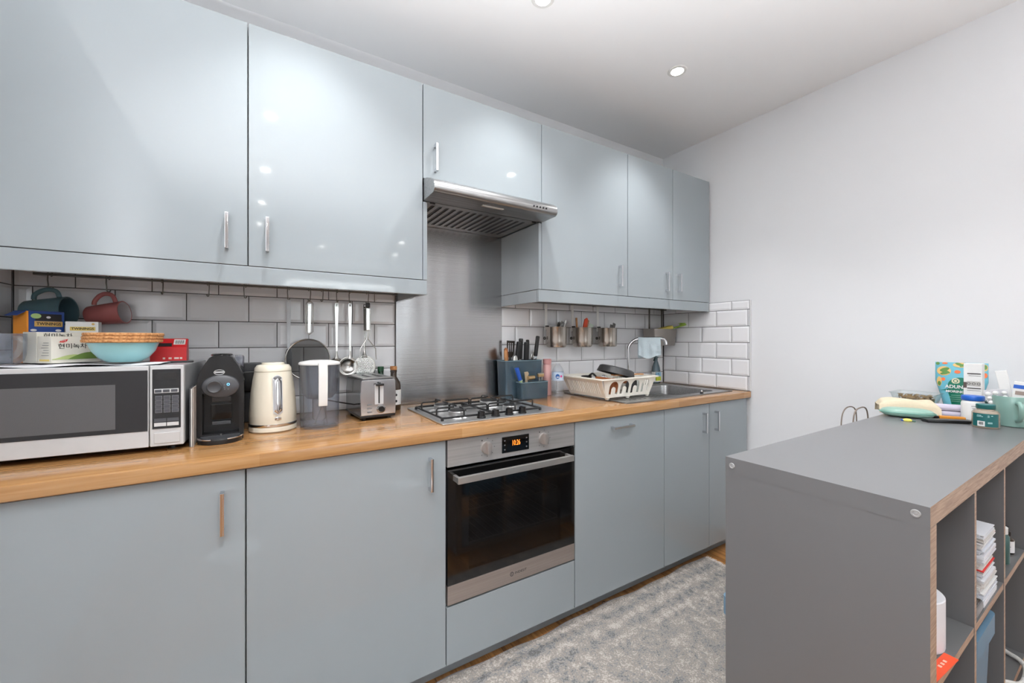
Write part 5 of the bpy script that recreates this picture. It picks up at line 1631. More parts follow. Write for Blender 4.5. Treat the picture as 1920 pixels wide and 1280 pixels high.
t = thing('sponge_box', 'rectangular steel sponge box hanging in the tiled corner behind the tap', 'box', (2.41, 1.89, 1.200))
b = B()
b._add(tub(2.285, 1.832, 2.528, 1.940, 1.2005, 1.3165, 0.010, 0.002).bm)
b.obj('tray', mat('dull_satin_steel', (158, 152, 146), 0.35, 0.9), t, w=True)
for q in (2.358, 2.492):
    B().prism([(1.937, 1.28), (1.9385, 1.28), (1.9385, 1.4625), (1.931, 1.4665), (1.930, 1.4645), (1.937, 1.4600)], 'x', q - 0.008, q + 0.008).obj('hanging_strap', HOOKM, t, w=True)
o = B().box((-0.055, -0.03, -0.012), (0.055, 0.03, 0.012), 0.006).obj('yellow_sponge', mat('yellow_sponge_foam', (226, 206, 104), 0.9, 0, 0.1, 200, bump=0.5))
o.location = (2.445, 1.878, 1.318)
o.rotation_euler = (0, math.radians(-14), math.radians(-18))
tag(o, 'yellow sponge lying on top of the hanging steel box', 'sponge')
t = thing('green_brush', 'lime green dish brush sticking out of the steel sponge box', 'brush', (2.515, 1.838, 1.318))
B().tube([(-0.01, 0.02, 0.004), (0.015, -0.015, 0.016), (0.025, -0.045, 0.026), (0.028, -0.062, 0.030)], [0.008, 0.010, 0.012, 0.009], 10, curve=3, flat=0.6).obj('brush_head', mat('lime_green_plastic', (164, 196, 84), 0.5), t)
b = B()
for i in range(40):
    a = random.uniform(0, 6.28)
    p = Vector((0.022 + random.uniform(-0.008, 0.008), -0.040 + random.uniform(-0.02, 0.02), 0.026))
    b.tube([p, p + Vector((0.008 * math.cos(a), 0.008 * math.sin(a), 0.016))], 0.0010, 4)
b.obj('bristles', MATS['lime_green_plastic'], t)['kind'] = 'stuff'

# ------------------------------------------------------------------ rug
random.seed(11)
RUGX0, RUGX1, RUGY0, RUGY1 = -0.25, 2.150, 0.745, 1.378
t = thing('rug', 'worn grey and beige oriental runner rug between the cabinets and the shelf unit', 'rug', (RUGX0, RUGY1, 0.0004))
def rugf(u, v):
    x = (RUGX1 - RUGX0) * u
    y = -(RUGY1 - RUGY0) * v
    e = 0.006 * math.sin(x * 9) + 0.004 * math.sin(x * 23 + 1) if v < 0.02 else 0.0
    return Vector((x, y + e, 0.0075 + 0.0012 * math.sin(x * 7 + 3 * y)))
tb = B().grid(rugf, 90, 24, 0.0065)
tb.obj('pile', RUGM, t)
b = B()
b.tube([((RUGX1 - RUGX0) * i / 90, 0.006 * math.sin((RUGX1 - RUGX0) * i / 90 * 9) + 0.004 * math.sin((RUGX1 - RUGX0) * i / 90 * 23 + 1), 0.0045) for i in range(91)], 0.0042, 6)
b.obj('bound_edge', mat('grey_binding_yarn', (126, 122, 124), 0.95, 0, 0.3, 300), t)
b = B()
for i in range(150):
    y = -(RUGY1 - RUGY0) * i / 150
    x = RUGX1 - RUGX0
    b.tube([(x - 0.002, y, 0.006), (x + 0.012, y + random.uniform(-0.003, 0.003), 0.004), (x + 0.026 + random.uniform(0, 0.008), y + random.uniform(-0.006, 0.006), 0.0022)], 0.0014, 4)
b.obj('fringe', mat('pale_fringe_yarn', (206, 200, 194), 0.95), t)['kind'] = 'stuff'

# ------------------------------------------------------------------ grey shelf unit
IX0, IX1, IY0, IY1, IZ = 0.960, 2.501, 0.2085, 0.562, 0.961
t = thing('shelf_unit', 'grey cube shelf unit with wood-look edges standing as a room divider', 'shelf', ((IX0 + IX1) / 2, (IY0 + IY1) / 2, 0))
def panel(name, a, b_):
    bb = B().box(a, b_)
    bm = bb.bm
    bmesh.ops.recalc_face_normals(bm, faces=bm.faces)
    for f in bm.faces:
        f.material_index = 1 if abs(f.normal.y) > 0.9 else 0
    return bb.obj(name, [GREYF, EDGE], t, w=True)
panel('top_board', (IX0, IY0, IZ - 0.036), (IX1, IY1, IZ))
sp = panel('side_board', (IX0, IY0 - 0.0004, 0.0005), (IX0 + 0.0355, IY1, IZ - 0.0362))
# the end board runs up beside the top board: thin cover at the visible end
panel('end_cover', (IX0 - 0.0006, IY0 - 0.0006, IZ - 0.0362), (IX0, IY1, IZ - 0.0002))
panel('side_board', (IX1 - 0.0355, IY0, 0.0005), (IX1, IY1, IZ - 0.0362))
panel('bottom_board', (IX0 + 0.0357, IY0, 0.0005), (IX1 - 0.0357, IY1, 0.036))
DIV = [1.277, 1.574, 1.871, 2.168]
for q in DIV:
    panel('divider', (q, IY0 + 0.002, 0.0362), (q + 0.016, IY1 - 0.002, IZ - 0.0362))
edges = [IX0 + 0.0357] + [v for q in DIV for v in (q - 0.0002, q + 0.0162)] + [IX1 - 0.0357]
for i in range(0, len(edges), 2):
    for zt in (0.638, 0.338):
        panel('shelf_board', (edges[i], IY0 + 0.003, zt - 0.016), (edges[i + 1], IY1 - 0.003, zt))
for sy_, sz_ in ((0.546, 0.942), (0.226, 0.945), (0.546, 0.03), (0.226, 0.03)):
    B().lathe([(0, 0.0016), (0.0035, 0.0005), (0.004, 0.0016), (0.0062, 0.0016), (0.0070, 0.0)], n=24, M=side((IX0 - 0.0005, sy_, sz_))).obj('screw_cap', mat('pale_screw_cap', (176, 176, 176), 0.35, 0.5), t, w=True)

# on its shelves
t = thing('paper_roll', 'white kitchen paper roll standing in the first top compartment', 'paper roll', (1.130, 0.280, 0.6384))
B().lathe([(0.019, 0), (0.055, 0), (0.0555, 0.002), (0.0555, 0.0965), (0.054, 0.098), (0.019, 0.098), (0.019, 0)], n=40).obj('paper', PAPER, t)
B().lathe([(0.0188, 0.0005), (0.0188, 0.0975), (0.0172, 0.0975), (0.0172, 0.0005), (0.0188, 0.0005)], n=28).obj('core', CORK, t)
t = thing('orange_card', 'bright orange card lying at the front of the first top compartment', 'card', (1.070, 0.2195, 0.6384), math.radians(-4))
B().box((-0.055, -0.011, 0), (0.052, 0.0085, 0.0016)).obj('card', mat('vivid_orange_card', (240, 86, 48), 0.5), t)
for i in range(3):
    B().box((0.0195 - i * 0.012, -0.003, 0.0015), (0.026 - i * 0.012, 0.002, 0.0020)).obj('print', mat('pale_orange_print', (250, 190, 170), 0.5), t)
random.seed(5)
z = 0.6384
PC = [(218, 219, 224), (208, 212, 220), (222, 222, 222), (214, 211, 208)]
for i in range(13):
    h = random.uniform(0.008, 0.017)
    off = 0.012 * math.sin(i * 0.9) - 0.0022 * i + (0.012 if i > 10 else 0)
    b = B()
    n = 4
    for k in range(n):
        o1, o2 = random.uniform(-0.008, 0.006), random.uniform(-0.002, 0.003)
        b.box((1.386 + o2, 0.2135 - min(0, o1) + 0.001, z + h * k / n), (1.516 + off + o1, 0.400 + o2, z + h * (k + 1) / n - 0.0004))
    o = b.obj('paper_sheaf', mat('paper_tone_%d' % (i % 4), PC[i % 4], 0.85))
    if i == 6:
        tag(o, 'white sheaf with a pink edge line halfway up the paper pile', 'paper', 'paper pile in the shelf unit')
        o.data.materials.append(REDP)
        for f in o.data.polygons[-6:]:
            f.material_index = 1
    elif i == 12:
        tag(o, 'topmost white sheaf of the paper pile in the shelf unit', 'paper', 'paper pile in the shelf unit')
    else:
        nth = ['lowest', 'second', 'third', 'fourth', 'fifth', 'sixth', '', 'eighth', 'ninth', 'tenth', 'eleventh', 'twelfth'][i]
        tag(o, nth + ' white sheaf counted from the bottom of the paper pile', 'paper', 'paper pile in the shelf unit')
    z += h
    if i == 10:
        o = B().prism([(1.42, 0.225), (1.505, 0.2150), (1.522, 0.222), (1.500, 0.250), (1.43, 0.30)], 'z', z, z + 0.0022).obj('red_card', mat('crimson_card', (206, 58, 76), 0.5))
        tag(o, 'red card sticking out near the top of the paper pile', 'card')
        z += 0.0026
o = B().box((1.302, 0.2125, 0.6384), (1.374, 0.300, 0.664), 0.006).obj('black_case', BLACKG)
tag(o, 'small black glossy case at the left front of the paper pile', 'case')
t = thing('green_pump_bottle', 'dark green bottle with white cap in the third top compartment', 'bottle', (1.716, 0.2400, 0.6384))
B().lathe([(0, 0), (0.019, 0), (0.021, 0.002), (0.021, 0.072), (0.016, 0.080), (0, 0.080)], n=28).obj('body', mat('dark_green_bottle', (36, 78, 74), 0.3), t)
b = B().lathe([(0, 0.080), (0.018, 0.080), (0.018, 0.096), (0.012, 0.098), (0.012, 0.116), (0, 0.120)], n=24)
b.obj('cap', WHITE, t)
t = thing('dropper_bottle', 'little brown dropper bottle with white label in the shelf unit', 'bottle', (1.806, 0.2360, 0.6384))
B().lathe([(0, 0), (0.0125, 0), (0.0135, 0.0015), (0.0135, 0.040), (0.007, 0.047), (0.007, 0.051), (0, 0.051)], n=24).obj('glass', BROWN, t)
B().lathe([(0.01385, 0.005), (0.01385, 0.037), (0.0136, 0.037), (0.0136, 0.005), (0.01385, 0.005)], n=28).obj('label', PAPER, t)
B().lathe([(0, 0.0512), (0.008, 0.0512), (0.008, 0.060), (0.004, 0.062), (0.0045, 0.074), (0, 0.076)], n=20).obj('dropper', BLACK, t)
a = math.radians(188)
B().box((-0.0004, -0.007, -0.0006), (0.0004, 0.007, 0.0006), M=frame((0.0139 * math.cos(a), 0.0139 * math.sin(a), 0.022), (math.cos(a), math.sin(a), 0), (-math.sin(a), math.cos(a), 0), (0, 0, 1))).obj('print', INK, t)

BBX = mat('soft_blue_plastic', (104, 138, 162), 0.45)
def blue_box(x0, x1, y0, y1, lab):
    t = thing('storage_box', lab, 'storage box', ((x0 + x1) / 2, (y0 + y1) / 2, 0.3384), 0, 'blue storage boxes in the shelf unit')
    bb = tub(x0 + 0.010, y0 + 0.006, x1 - 0.010, y1 - 0.006, 0.3386, 0.590, 0.008, 0.003)
    bb.obj('body', BBX, t, w=True)
    B().shape(rrect(x0, y0, x1, y1, 0.016, 4), [rrect(x0 + 0.013, y0 + 0.009, x1 - 0.013, y1 - 0.009, 0.010, 3)], 0.045, frame((0, 0, 0.5700), (1, 0, 0), (0, 1, 0), (0, 0, 1))).obj('rim', BBX, t, w=True)
blue_box(1.300, 1.497, 0.2120, 0.540, 'soft blue plastic box in the compartment below the paper pile')
blue_box(1.000, 1.268, 0.300, 0.5975, 'soft blue plastic box peeping out behind the grey end board')
t = thing('rope_handle_basket', 'woven basket with a white rope handle in the lower third compartment', 'basket', (1.72, 0.40, 0.3384))
bb = tub(1.600, 0.315, 1.860, 0.540, 0.3386, 0.56, 0.006, 0.005)
bb.obj('body', mat('grey_felt', (128, 126, 126), 0.9, 0, 0.1, 200), t, w=True)
B().tube([(1.838, 0.317, 0.42), (1.834, 0.290, 0.375), (1.826, 0.245, 0.3475), (1.806, 0.214, 0.3475), (1.776, 0.1990, 0.3440), (1.730, 0.1960, 0.3400), (1.690, 0.199, 0.3425), (1.664, 0.2145, 0.3475), (1.640, 0.250, 0.3475), (1.628, 0.292, 0.38), (1.624, 0.317, 0.42)], 0.0058, 10, curve=5).obj('rope_handle', mat('white_cotton_rope', (214, 212, 208), 0.9, 0, 0.25, 260, bump=1.0), t, w=True)

# ------------------------------------------------------------------ things on top of the shelf unit
MINT = mat('mint_green_silicone', (134, 170, 156), 0.3, 0, 0.02, coat=0.2)
SAGE = mat('sage_green_glaze', (128, 162, 153), 0.3, 0, 0.02, coat=0.3)
TT = IZ + 0.0004
ang = math.atan2(0.562 - 0.432, 1.947 - 2.003)
t = thing('glasses_case', 'mint green soft spectacle case lying nearest the left edge', 'case', (2.003, 0.495, TT), ang)
b = B()
tb = bmesh.new()
sec = []
for i in range(15):
    u = -1 + 2 * i / 14
    k = max(0.02, 1 - abs(u) ** 4.0) ** 0.5
    ring = []
    for j in range(20):
        a = 2 * math.pi * j / 20
        ring.append(tb.verts.new((0.074 * u, 0.036 * k * math.copysign(abs(math.cos(a)) ** 0.7, math.cos(a)), 0.017 + 0.0168 * k * math.copysign(abs(math.sin(a)) ** 0.75, math.sin(a)))))
    sec.append(ring)
for A, C in zip(sec[:-1], sec[1:]):
    for j in range(20):
        q = (j + 1) % 20
        tb.faces.new((A[j], A[q], C[q], C[j]))
tb.faces.new(sec[0])
tb.faces.new(sec[-1])
b._add(tb)
b.obj('shell', MINT, t, smooth=60)
B().tube([(0.0752 * math.cos(a) * (1 if abs(math.cos(a)) < 1 else 1), 0.0372 * math.copysign(abs(math.sin(a)) ** 0.6, math.sin(a)), 0.017) for a in [2 * math.pi * i / 40 for i in range(40)]], 0.0012, 6, closed=True).obj('seam', mat('teal_seam', (96, 160, 146), 0.4), t)
def poucht(u, v):
    x = -0.085 + 0.17 * u
    y = -0.045 + 0.09 * v
    hh = 0.046 + 0.006 * math.sin(3.1 * u) + 0.004 * math.sin(9 * u + 4 * v)
    e = min(1, 6 * min(v, 1 - v), 8 * min(u + 0.05, 1.05 - u))
    return Vector((x, y, 0.002 + hh * e ** 0.5))
t = thing('cloth_pouch', 'folded cream cloth pouch lying behind the mint spectacle case', 'pouch', (2.100, 0.520, TT), ang + math.radians(2))
CRM = mat('cream_canvas', (206, 193, 168), 0.9, 0, 0.06, 150, bump=0.4)
B().grid(poucht, 24, 14, 0.0018).obj('cloth', CRM, t, smooth=70)
B().box((-0.080, -0.040, 0.0005), (0.080, 0.040, 0.034), 0.010).obj('stuffing', CRM, t)
B().prism([(-0.078, -0.047), (-0.030, -0.056), (0.010, -0.047)], 'z', 0.0305, 0.0325).obj('flap', mat('grey_lining', (150, 146, 146), 0.9), t)
t = thing('toy_clip', 'tiny blue and yellow plastic clip lying in front of the mint case', 'clip', (1.9055, 0.468, TT), ang)
B().lathe([(0, 0), (0.009, 0.0), (0.010, 0.004), (0.006, 0.008), (0, 0.009)], (0.002, 0, 0), 20, sx=1.3, sy=0.7).obj('body', mat('toy_yellow', (226, 216, 96), 0.4), t)
B().box((0.006, -0.006, 0), (0.018, 0.004, 0.005), 0.002).obj('blue_end', mat('toy_blue', (44, 88, 176), 0.4), t)
B().box((-0.019, -0.003, 0), (-0.010, 0.003, 0.0025), 0.001).obj('green_end', mat('toy_green', (64, 110, 90), 0.4), t)
t = thing('spectacle_case_black', 'slim black case lying in front of the white jar', 'case', (1.985, 0.392, TT), math.atan2(0.431 - 0.346, 1.915 - 2.0))
B().prism([(-0.062, -0.016), (0.062, -0.016), (0.062, 0.016), (-0.062, 0.016)], 'z', 0.0, 0.0105, bev=0.004).obj('case', BLACK, t)
t = thing('amber_lighter', 'amber plastic lighter with black end lying behind the slim black case', 'lighter', (2.065, 0.405, TT), math.radians(118))
B().box((-0.045, -0.008, 0), (0.022, 0.008, 0.0125), 0.004).obj('body', mat('amber_plastic', (204, 134, 44), 0.3), t)
B().box((0.0222, -0.007, 0.001), (0.044, 0.007, 0.0110), 0.003).obj('black_end', BLACK, t)
LIL = mat('pale_lilac_pack', (194, 187, 204), 0.5)
for k, (lz, lx, lab) in enumerate(((0.0, 2.150, 'lower pale lilac tissue packet beside the cream pouch'), (0.0215, 2.154, 'upper pale lilac tissue packet with a green tab'))):
    t = thing('tissue_packet', lab, 'packet', (lx, 0.420, TT + lz), math.radians(118 - 6 * k), 'lilac tissue packets')
    B().box((-0.046, -0.026, 0), (0.046, 0.026, 0.021), 0.008).obj('wrapper', LIL, t)
    if k:
        B().box((-0.038, -0.0264, 0.007), (-0.018, -0.0250, 0.015)).obj('green_tab', mat('tab_green', (170, 206, 150), 0.5), t)
t = thing('plastic_tub', 'clear plastic tub of dried brown leaves behind the cream pouch', 'tub', (2.335, 0.548, TT))
bb = tub(-0.075, -0.068, 0.060, 0.066, 0.0005, 0.060, 0.014, 0.0015)
bb.obj('tub', GLASS, t)
B().tube([(q[0], q[1], 0.060) for q in rrect(-0.078, -0.071, 0.063, 0.069, 0.014, 4)], 0.0018, 6, closed=True).obj('rim', GLASS, t)
b = B()
random.seed(9)
for i in range(160):
    p = Vector((random.uniform(-0.052, 0.038), random.uniform(-0.047, 0.045), random.uniform(0.006, 0.052)))
    d = Vector((random.uniform(-1, 1), random.uniform(-1, 1), random.uniform(-0.4, 0.4))).normalized() * 0.011
    nn = d.orthogonal().normalized() * 0.006
    tb = bmesh.new()
    tb.faces.new([tb.verts.new(p + d), tb.verts.new(p + nn), tb.verts.new(p - d), tb.verts.new(p - nn)])
    bmesh.ops.solidify(tb, geom=list(tb.faces), thickness=0.0012)
    b._add(tb)
b.obj('dried_leaves', mat('dried_leaf', (170, 138, 88), 0.8, 0, 0.5, 60), t)['kind'] = 'stuff'

# stand-up pouch with printed front
PM = frame((2.425, 0.437, TT), (0, -1, 0), (0, 0, 1), (-1, 0, 0))
t = thing('food_pouch', 'patterned turquoise and green stand-up food pouch leaning near the end wall', 'pouch', (2.425, 0.437, TT))
SKY = mat('pouch_turquoise', (112, 186, 204), 0.35)
PGRN = mat('pouch_green', (22, 116, 92), 0.35)
def pouchw(z):
    return 0.048 + 0.026 * min(1, z / 0.11) ** 1.2 if z < 0.11 else 0.074
b = B()
tb = bmesh.new()
rings = []
for i in range(11):
    z = 0.188 * i / 10
    hw = pouchw(z)
    dp = 0.026 * (1 - z / 0.188) ** 0.8 + 0.0012
    rings.append([tb.verts.new((dp * 1.0 * math.cos(a), hw * math.copysign(abs(math.sin(a)) ** 0.8, math.sin(a)), z)) for a in [2 * math.pi * k / 24 for k in range(24)]])
for A, C in zip(rings[:-1], rings[1:]):
    for k in range(24):
        q = (k + 1) % 24
        tb.faces.new((A[k], A[q], C[q], C[k]))
tb.faces.new(rings[0])
tb.faces.new(rings[-1])
b._add(tb)
pbody = b.obj('pouch_body', SKY, t, smooth=70)
def pz_depth(z):
    return -(0.026 * (1 - z / 0.188) ** 0.8 + 0.0012)
slope = math.atan2(0.0272 - 0.0012, 0.188)
def pdec(u, z, lift=0.0008):
    """frame on the pouch front at sideways u (rightwards seen from the room) and height z"""
    k = math.sqrt(max(0.0, 1 - (abs(u) / pouchw(z)) ** 2.5))
    return frame((pz_depth(z) * k - lift, -u, z), (0, -1, 0), (math.sin(slope), 0, math.cos(slope)), (-math.cos(slope), 0, math.sin(slope)))
def surf(poly, zc, m, name, lift):
    """print that follows the curved front"""
    cu = B().shape(poly, [], 0.0004)
    bm = cu.bm
    bmesh.ops.triangulate(bm, faces=bm.faces)
    for it in range(2):
        bmesh.ops.subdivide_edges(bm, edges=[e for e in bm.edges if e.calc_length() > 0.012], cuts=1)
        bmesh.ops.triangulate(bm, faces=bm.faces)
    for v in bm.verts:
        u, z, w = v.co
        z = min(max(z, 0.0), 0.188)
        k = math.sqrt(max(0.0, 1 - (min(abs(u), pouchw(z)) / pouchw(z)) ** 2.5))
        v.co = (pz_depth(z) * k - lift - w, -u, z)
    return cu.obj(name, m, t)
green = [(-0.0475, 0.002), (0.0475, 0.002), (0.062, 0.070)] + [(0.035 * math.cos(math.radians(a)), 0.092 + 0.036 * math.sin(math.radians(a))) for a in range(-20, 201, 20)] + [(-0.062, 0.070)]
surf(green, 0, PGRN, 'green_panel', 0.0005)
LEAF = mat('pouch_leaf', (96, 142, 72), 0.45)
SAND = mat('pouch_sand', (226, 186, 118), 0.45)
CORAL = mat('pouch_coral', (240, 120, 70), 0.45)
for (u, z, r1, r2, mm, lf) in ((-0.047, 0.152, 0.021, 0.019, SAND, 0.0006), (0.000, 0.178, 0.022, 0.010, SAND, 0.0006), (0.066, 0.170, 0.007, 0.013, SAND, 0.0006), (-0.060, 0.108, 0.008, 0.020, SAND, 0.0006), (0.066, 0.140, 0.006, 0.010, CORAL, 0.0006), (-0.008, 0.150, 0.009, 0.007, CORAL, 0.0006),
                              (-0.048, 0.118, 0.006, 0.007, CORAL, 0.0006), (-0.045, 0.184, 0.008, 0.004, CORAL, 0.0006), (0.040, 0.183, 0.008, 0.004, CORAL, 0.0006), (-0.066, 0.182, 0.006, 0.006, LEAF, 0.0007)):
    surf(ell(u, z, r1, r2, 18), 0, mm, 'printed_spot', lf)
for (u, z, r1, r2, a) in ((-0.045, 0.158, 0.015, 0.007, 25), (-0.044, 0.150, 0.016, 0.006, -20), (-0.046, 0.142, 0.012, 0.005, 10), (-0.004, 0.181, 0.012, 0.005, -20), (0.008, 0.178, 0.012, 0.005, 30), (0.066, 0.172, 0.005, 0.009, 0), (-0.060, 0.100, 0.005, 0.009, 0)):
    ca_, sa_ = math.cos(math.radians(a)), math.sin(math.radians(a))
    surf([(u + p[0] * ca_ - p[1] * sa_, z + p[0] * sa_ + p[1] * ca_) for p in ell(0, 0, r1, r2, 14)], 0, LEAF, 'printed_leaf', 0.0010)
CRMP = mat('pouch_cream_print', (238, 232, 200), 0.5)
sun = []
for i in range(48):
    r = 0.0135 if i % 2 else 0.0095
    a = 2 * math.pi * i / 48
    sun.append((-0.012 + r * math.cos(a), 0.113 + r * math.sin(a)))
B().shape(sun, [ell(-0.012, 0.113, 0.0072, 0.0072, 20)], 0.0006, pdec(0, 0, 0) @ Matrix.Translation((0, 0, 0)) if False else frame((pz_depth(0.113) - 0.0016, 0, 0), (0, -1, 0), (0, 0, 1), (-1, 0, 0))).obj('sun_emblem', CRMP, t)
B().shape(ell(-0.012, 0.113, 0.0045, 0.0045, 18), [], 0.0006, frame((pz_depth(0.113) - 0.0016, 0, 0), (0, -1, 0), (0, 0, 1), (-1, 0, 0))).obj('sun_emblem', CRMP, t)
text('ADUNA', 0.0185, pdec(-0.010, 0.089, 0.0016), WHITE, t, 'lettering', 0.064, bold=0.0005)
text('MORINGA', 0.0125, pdec(-0.008, 0.070, 0.0016), WHITE, t, 'lettering', 0.062, bold=0.0004)
for i, w_ in enumerate((0.026, 0.040, 0.030, 0.024)):
    B().box((-w_ / 2 - 0.010, -0.0006, -0.0002), (w_ / 2 - 0.010, 0.0006, 0.0004), M=pdec(0, 0.055 - i * 0.008, 0.0012)).obj('small_print', mat('pale_green_ink', (150, 196, 176), 0.5), t)

t = thing('white_tube_box', 'white carton with printed dark lines standing before the food pouch', 'box', (2.285, 0.378, TT))
B().box((-0.020, -0.0235, 0), (0.020, 0.0235, 0.192), 0.0015).obj('carton', WHITE, t)
b = B()
for z0, h_, w_ in ((0.1525, 0.0035, 0.034), (0.146, 0.001, 0.03), (0.098, 0.0035, 0.034), (0.091, 0.0012, 0.034)):
    b.box((-0.0206, -0.020, z0), (-0.0198, -0.020 + w_, z0 + h_))
b.obj('printed_lines', INK, t)
B().box((-0.0206, -0.0195, 0.108), (-0.0198, 0.0150, 0.126)).obj('printed_panel', mat('pale_grey_print', (186, 184, 180), 0.5), t)
for i in range(3):
    B().lathe([(0.0045, 0.0006), (0.0033, 0.0006), (0.0033, 0.0), (0.0045, 0.0), (0.0045, 0.0006)], n=16, M=side((-0.0206, 0.010 - i * 0.0125, 0.117))).obj('printed_icon', INK, t)
B().box((-0.0203, 0.0150, 0.100), (-0.0100, 0.0238, 0.122)).obj('dark_print', mat('brown_print', (92, 78, 74), 0.5), t)
t = thing('supplement_jar', 'white plastic jar with a bright blue lid', 'jar', (2.135, 0.356, TT))
B().lathe([(0, 0), (0.027, 0), (0.029, 0.002), (0.029, 0.058), (0.0265, 0.066), (0.0245, 0.068), (0, 0.068)], n=40).obj('jar', WHITE, t)
B().lathe([(0, 0.0685), (0.0275, 0.0685), (0.0285, 0.071), (0.0285, 0.082), (0.027, 0.085), (0, 0.085)], n=48).obj('lid', mat('vivid_blue_lid', (30, 96, 190), 0.35), t)
for i in range(3):
    a = math.radians(196 + i * 2)
    B().box((-0.0003, -0.007 + i * 0.001, -0.0008), (0.0003, 0.005, 0.0008), M=frame((0.0293 * math.cos(a), 0.0293 * math.sin(a), 0.050 - i * 0.008), (math.cos(a), math.sin(a), 0), (-math.sin(a), math.cos(a), 0), (0, 0, 1))).obj('small_print', MGREY, t)
DGRN = mat('deep_teal_label', (22, 96, 96), 0.4)
t = thing('vitamin_jar', 'short clear jar with deep teal lid and label in front of the sage mug', 'jar', (1.982, 0.303, TT))
B().lathe([(0, 0.0), (0.0285, 0), (0.0305, 0.003), (0.0305, 0.048), (0.026, 0.055), (0.020, 0.057), (0.020, 0.060), (0, 0.060)], n=40).obj('jar', clear('pale_amber_jar', (206, 190, 170), 0.55, 0.04), t)
B().cyl((0, 0, 0.004), (0, 0, 0.046), 0.0275, n=28).obj('capsules', mat('capsule_fill', (196, 180, 160), 0.6, 0, 0.4, 160, bump=0.8), t)
B().lathe([(0, 0.0605), (0.0205, 0.0605), (0.0215, 0.062), (0.0215, 0.073), (0.020, 0.075), (0, 0.075)], n=40).obj('lid', DGRN, t)
b = B()
tb = bmesh.new()
N = 26
lo_, hi_ = [], []
for i in range(N + 1):
    a = math.radians(128 + 120 * i / N)
    lo_.append(tb.verts.new((0.0309 * math.cos(a), 0.0309 * math.sin(a), 0.006)))
    hi_.append(tb.verts.new((0.0309 * math.cos(a), 0.0309 * math.sin(a), 0.047)))
for i in range(N):
    tb.faces.new((lo_[i], lo_[i + 1], hi_[i + 1], hi_[i]))
b._add(tb)
b.obj('label', DGRN, t)
def jl(deg, z, r=0.0313):
    a = math.radians(deg)
    return frame((r * math.cos(a), r * math.sin(a), z), (math.sin(a), -math.cos(a), 0), (0, 0, 1), (math.cos(a), math.sin(a), 0))
b = B()
for k in range(7):
    dgr = 158 + k * 4.2
    b.box((-0.0014, -0.008, -0.0002), (0.0014, 0.008, 0.0004), M=jl(dgr, 0.0150, 0.0311))
b.obj('barcode_label', WHITE, t)
for k in range(6):
    B().box((-0.0004 - 0.0002 * (k % 2), -0.0045, 0.0), (0.0004, 0.0045, 0.0005), M=jl(163 + k * 3.0, 0.0160, 0.0316)).obj('barcode', INK, t)
for k, (dg, zz, w_) in enumerate(((163, 0.041, 0.010), (166, 0.0375, 0.014), (200, 0.041, 0.004), (214, 0.041, 0.004), (200, 0.037, 0.004), (206, 0.020, 0.010), (206, 0.017, 0.010))):
    B().box((-w_ / 2, -0.0008, -0.0002), (w_ / 2, 0.0008, 0.0005), M=jl(dg, zz)).obj('small_print', mat('pale_teal_ink', (170, 210, 206), 0.5), t)
t = thing('mug', 'sage green mug at the right end, holding tablet packs and a tube', 'mug', (2.088, 0.262, TT))
B().lathe([(0, 0), (0.034, 0), (0.037, 0.003), (0.041, 0.05), (0.0435, 0.096), (0.0425, 0.098), (0.0405, 0.096), (0.038, 0.05), (0.034, 0.006), (0, 0.005)], n=48).obj('body', SAGE, t)
ha = math.radians(203)
hc, hs = math.cos(ha), math.sin(ha)
B().tube([(hc * r, hs * r, z) for r, z in ((0.038, 0.076), (0.056, 0.079), (0.070, 0.068), (0.070, 0.046), (0.058, 0.028), (0.036, 0.022))], [0.0065, 0.0068, 0.0068, 0.0065, 0.0062, 0.006], 14, curve=5).obj('handle', SAGE, t)
FOIL = mat('blister_foil', (214, 214, 218), 0.25, 0.5)
for k, (dx_, dy_, rot, tilt) in enumerate(((-0.008, 0.020, 100, 14), (0.004, 0.012, 92, 8))):
    M0 = Matrix.Translation((2.088 + dx_, 0.262 + dy_, TT + 0.012)) @ Matrix.Rotation(math.radians(rot), 4, 'Z') @ Matrix.Rotation(math.radians(tilt), 4, 'Y')
    t = thing('blister_pack', ('front' if k == 0 else 'rear') + ' silvery tablet blister pack standing in the sage mug', 'tablets', M=M0, group='tablet packs in the mug')
    B().box((-0.016, -0.0006, 0), (0.016, 0.0006, 0.106), 0.0002).obj('foil', FOIL, t)
    for r in range(4):
        for c_ in (-0.008, 0.008):
            B().lathe([(0.0062, 0), (0.0055, 0.003), (0.003, 0.0045), (0, 0.005)], n=14, M=frame((c_, 0.0006, 0.050 + r * 0.0145), (1, 0, 0), (0, 0, 1), (0, 1, 0)) ).obj('blister', WHITE, t)
M0 = Matrix.Translation((2.106, 0.262, TT + 0.012)) @ Matrix.Rotation(math.radians(90), 4, 'Z') @ Matrix.Rotation(math.radians(9), 4, 'Y')
t = thing('cream_tube', 'white tube leaning in the sage mug', 'tube', M=M0)
B().prism([(-0.008, 0), (0.008, 0), (0.012, 0.10), (0.013, 0.168), (-0.013, 0.168), (-0.012, 0.10)], 'y', -0.0055, 0.0055, bev=0.003).obj('tube_body', WHITE, t)
t = thing('blue_striped_box', 'white carton with a blue stripe sticking out of the sage mug', 'box', M=Matrix.Translation((2.086, 0.256, TT + 0.012)) @ Matrix.Rotation(math.radians(96), 4, 'Z') @ Matrix.Rotation(math.radians(-6), 4, 'Y'))
B().box((-0.021, -0.006, 0), (0.015, 0.006, 0.134), 0.001).obj('carton', WHITE, t)
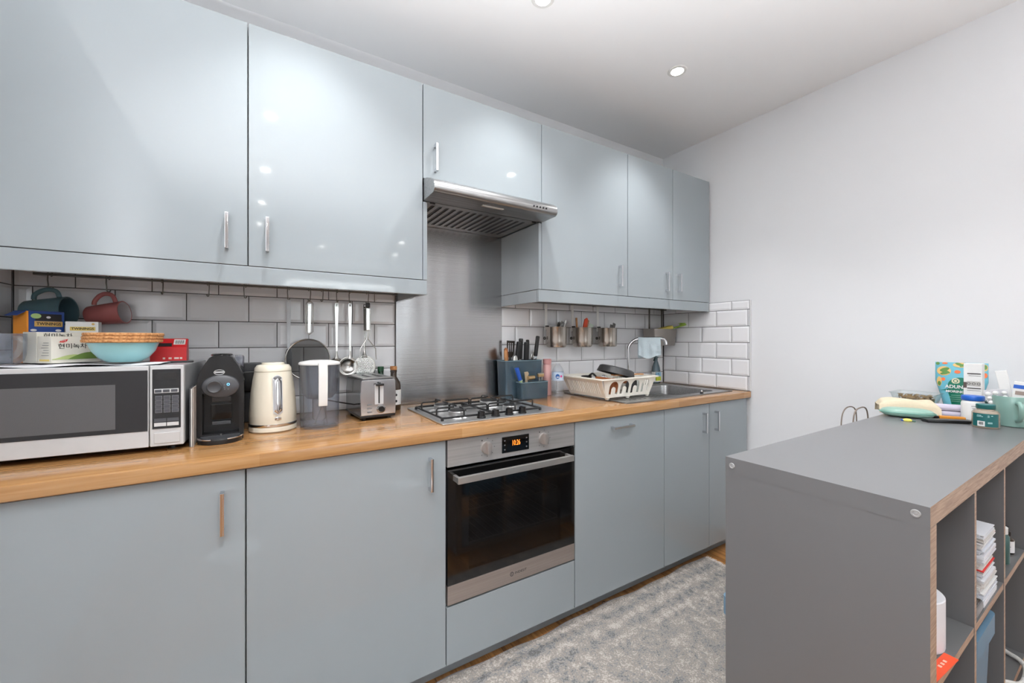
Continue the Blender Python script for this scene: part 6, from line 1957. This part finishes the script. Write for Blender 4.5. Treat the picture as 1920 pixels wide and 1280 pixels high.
B().box((-0.0214, -0.0064, 0.112), (0.0154, 0.0064, 0.124)).obj('stripe', mat('stripe_blue', (34, 92, 186), 0.4), t)
B().box((-0.017, 0.0060, 0.092), (0.010, 0.0066, 0.104)).obj('print', mat('taupe_print', (150, 134, 126), 0.5), t)
t = thing('pump_bottle', 'dark green pump bottle hidden behind the jars, its pump showing', 'bottle', (2.215, 0.322, TT))
DG2 = mat('pump_dark_green', (34, 66, 66), 0.35)
B().lathe([(0, 0), (0.017, 0), (0.019, 0.002), (0.019, 0.060), (0.010, 0.070), (0, 0.070)], n=28).obj('body', DG2, t)
b = B().cyl((0, 0, 0.070), (0, 0, 0.080), 0.010, n=20)
b.cyl((0, 0, 0.080), (0, 0, 0.090), 0.004, n=12)
b.box((-0.007, -0.006, 0.090), (0.007, 0.018, 0.0975), 0.002)
b.obj('pump', DG2, t)

# paper carrier bag between shelf unit and end wall side of the room
t = thing('paper_bag', 'tall paper carrier bag behind the shelf unit, only its wire-thin handles showing', 'bag', (2.04, 0.655, 0.0004))
KR = mat('white_kraft_paper', (214, 206, 196), 0.8)
tub(-0.245, -0.070, 0.245, 0.070, 0.0004, 0.800, 0.002, 0.0015).obj('bag', KR, t)
HB = mat('brown_twisted_paper', (120, 108, 98), 0.7)
def loop(x0, x1, y, zt, name='handle'):
    p = [(x0, y, 0.770), (x0 - 0.004, y, 0.86), (x0 + 0.012, y, zt - 0.024), ((x0 + x1) / 2 - 0.01, y, zt), (x1 - 0.012, y, zt - 0.018), (x1 + 0.004, y, 0.86), (x1, y, 0.770)]
    B().tube(p, 0.0024, 8, curve=5).obj(name, HB, t)
loop(-0.236, -0.090, -0.0655, 0.9925)
loop(0.048, 0.206, 0.0655, 0.952)

# small dark hair tie left on the floor boards
o = B().tube([(0.011 * math.cos(math.radians(a)), 0.009 * math.sin(math.radians(a)), 0.0016) for a in range(30, 331, 25)], 0.0016, 6).obj('hair_tie', BLACK)
o.location = (1.380, 1.394, 0.0003)
tag(o, 'tiny dark broken ring lying on the floor boards by the rug edge', 'hair tie')
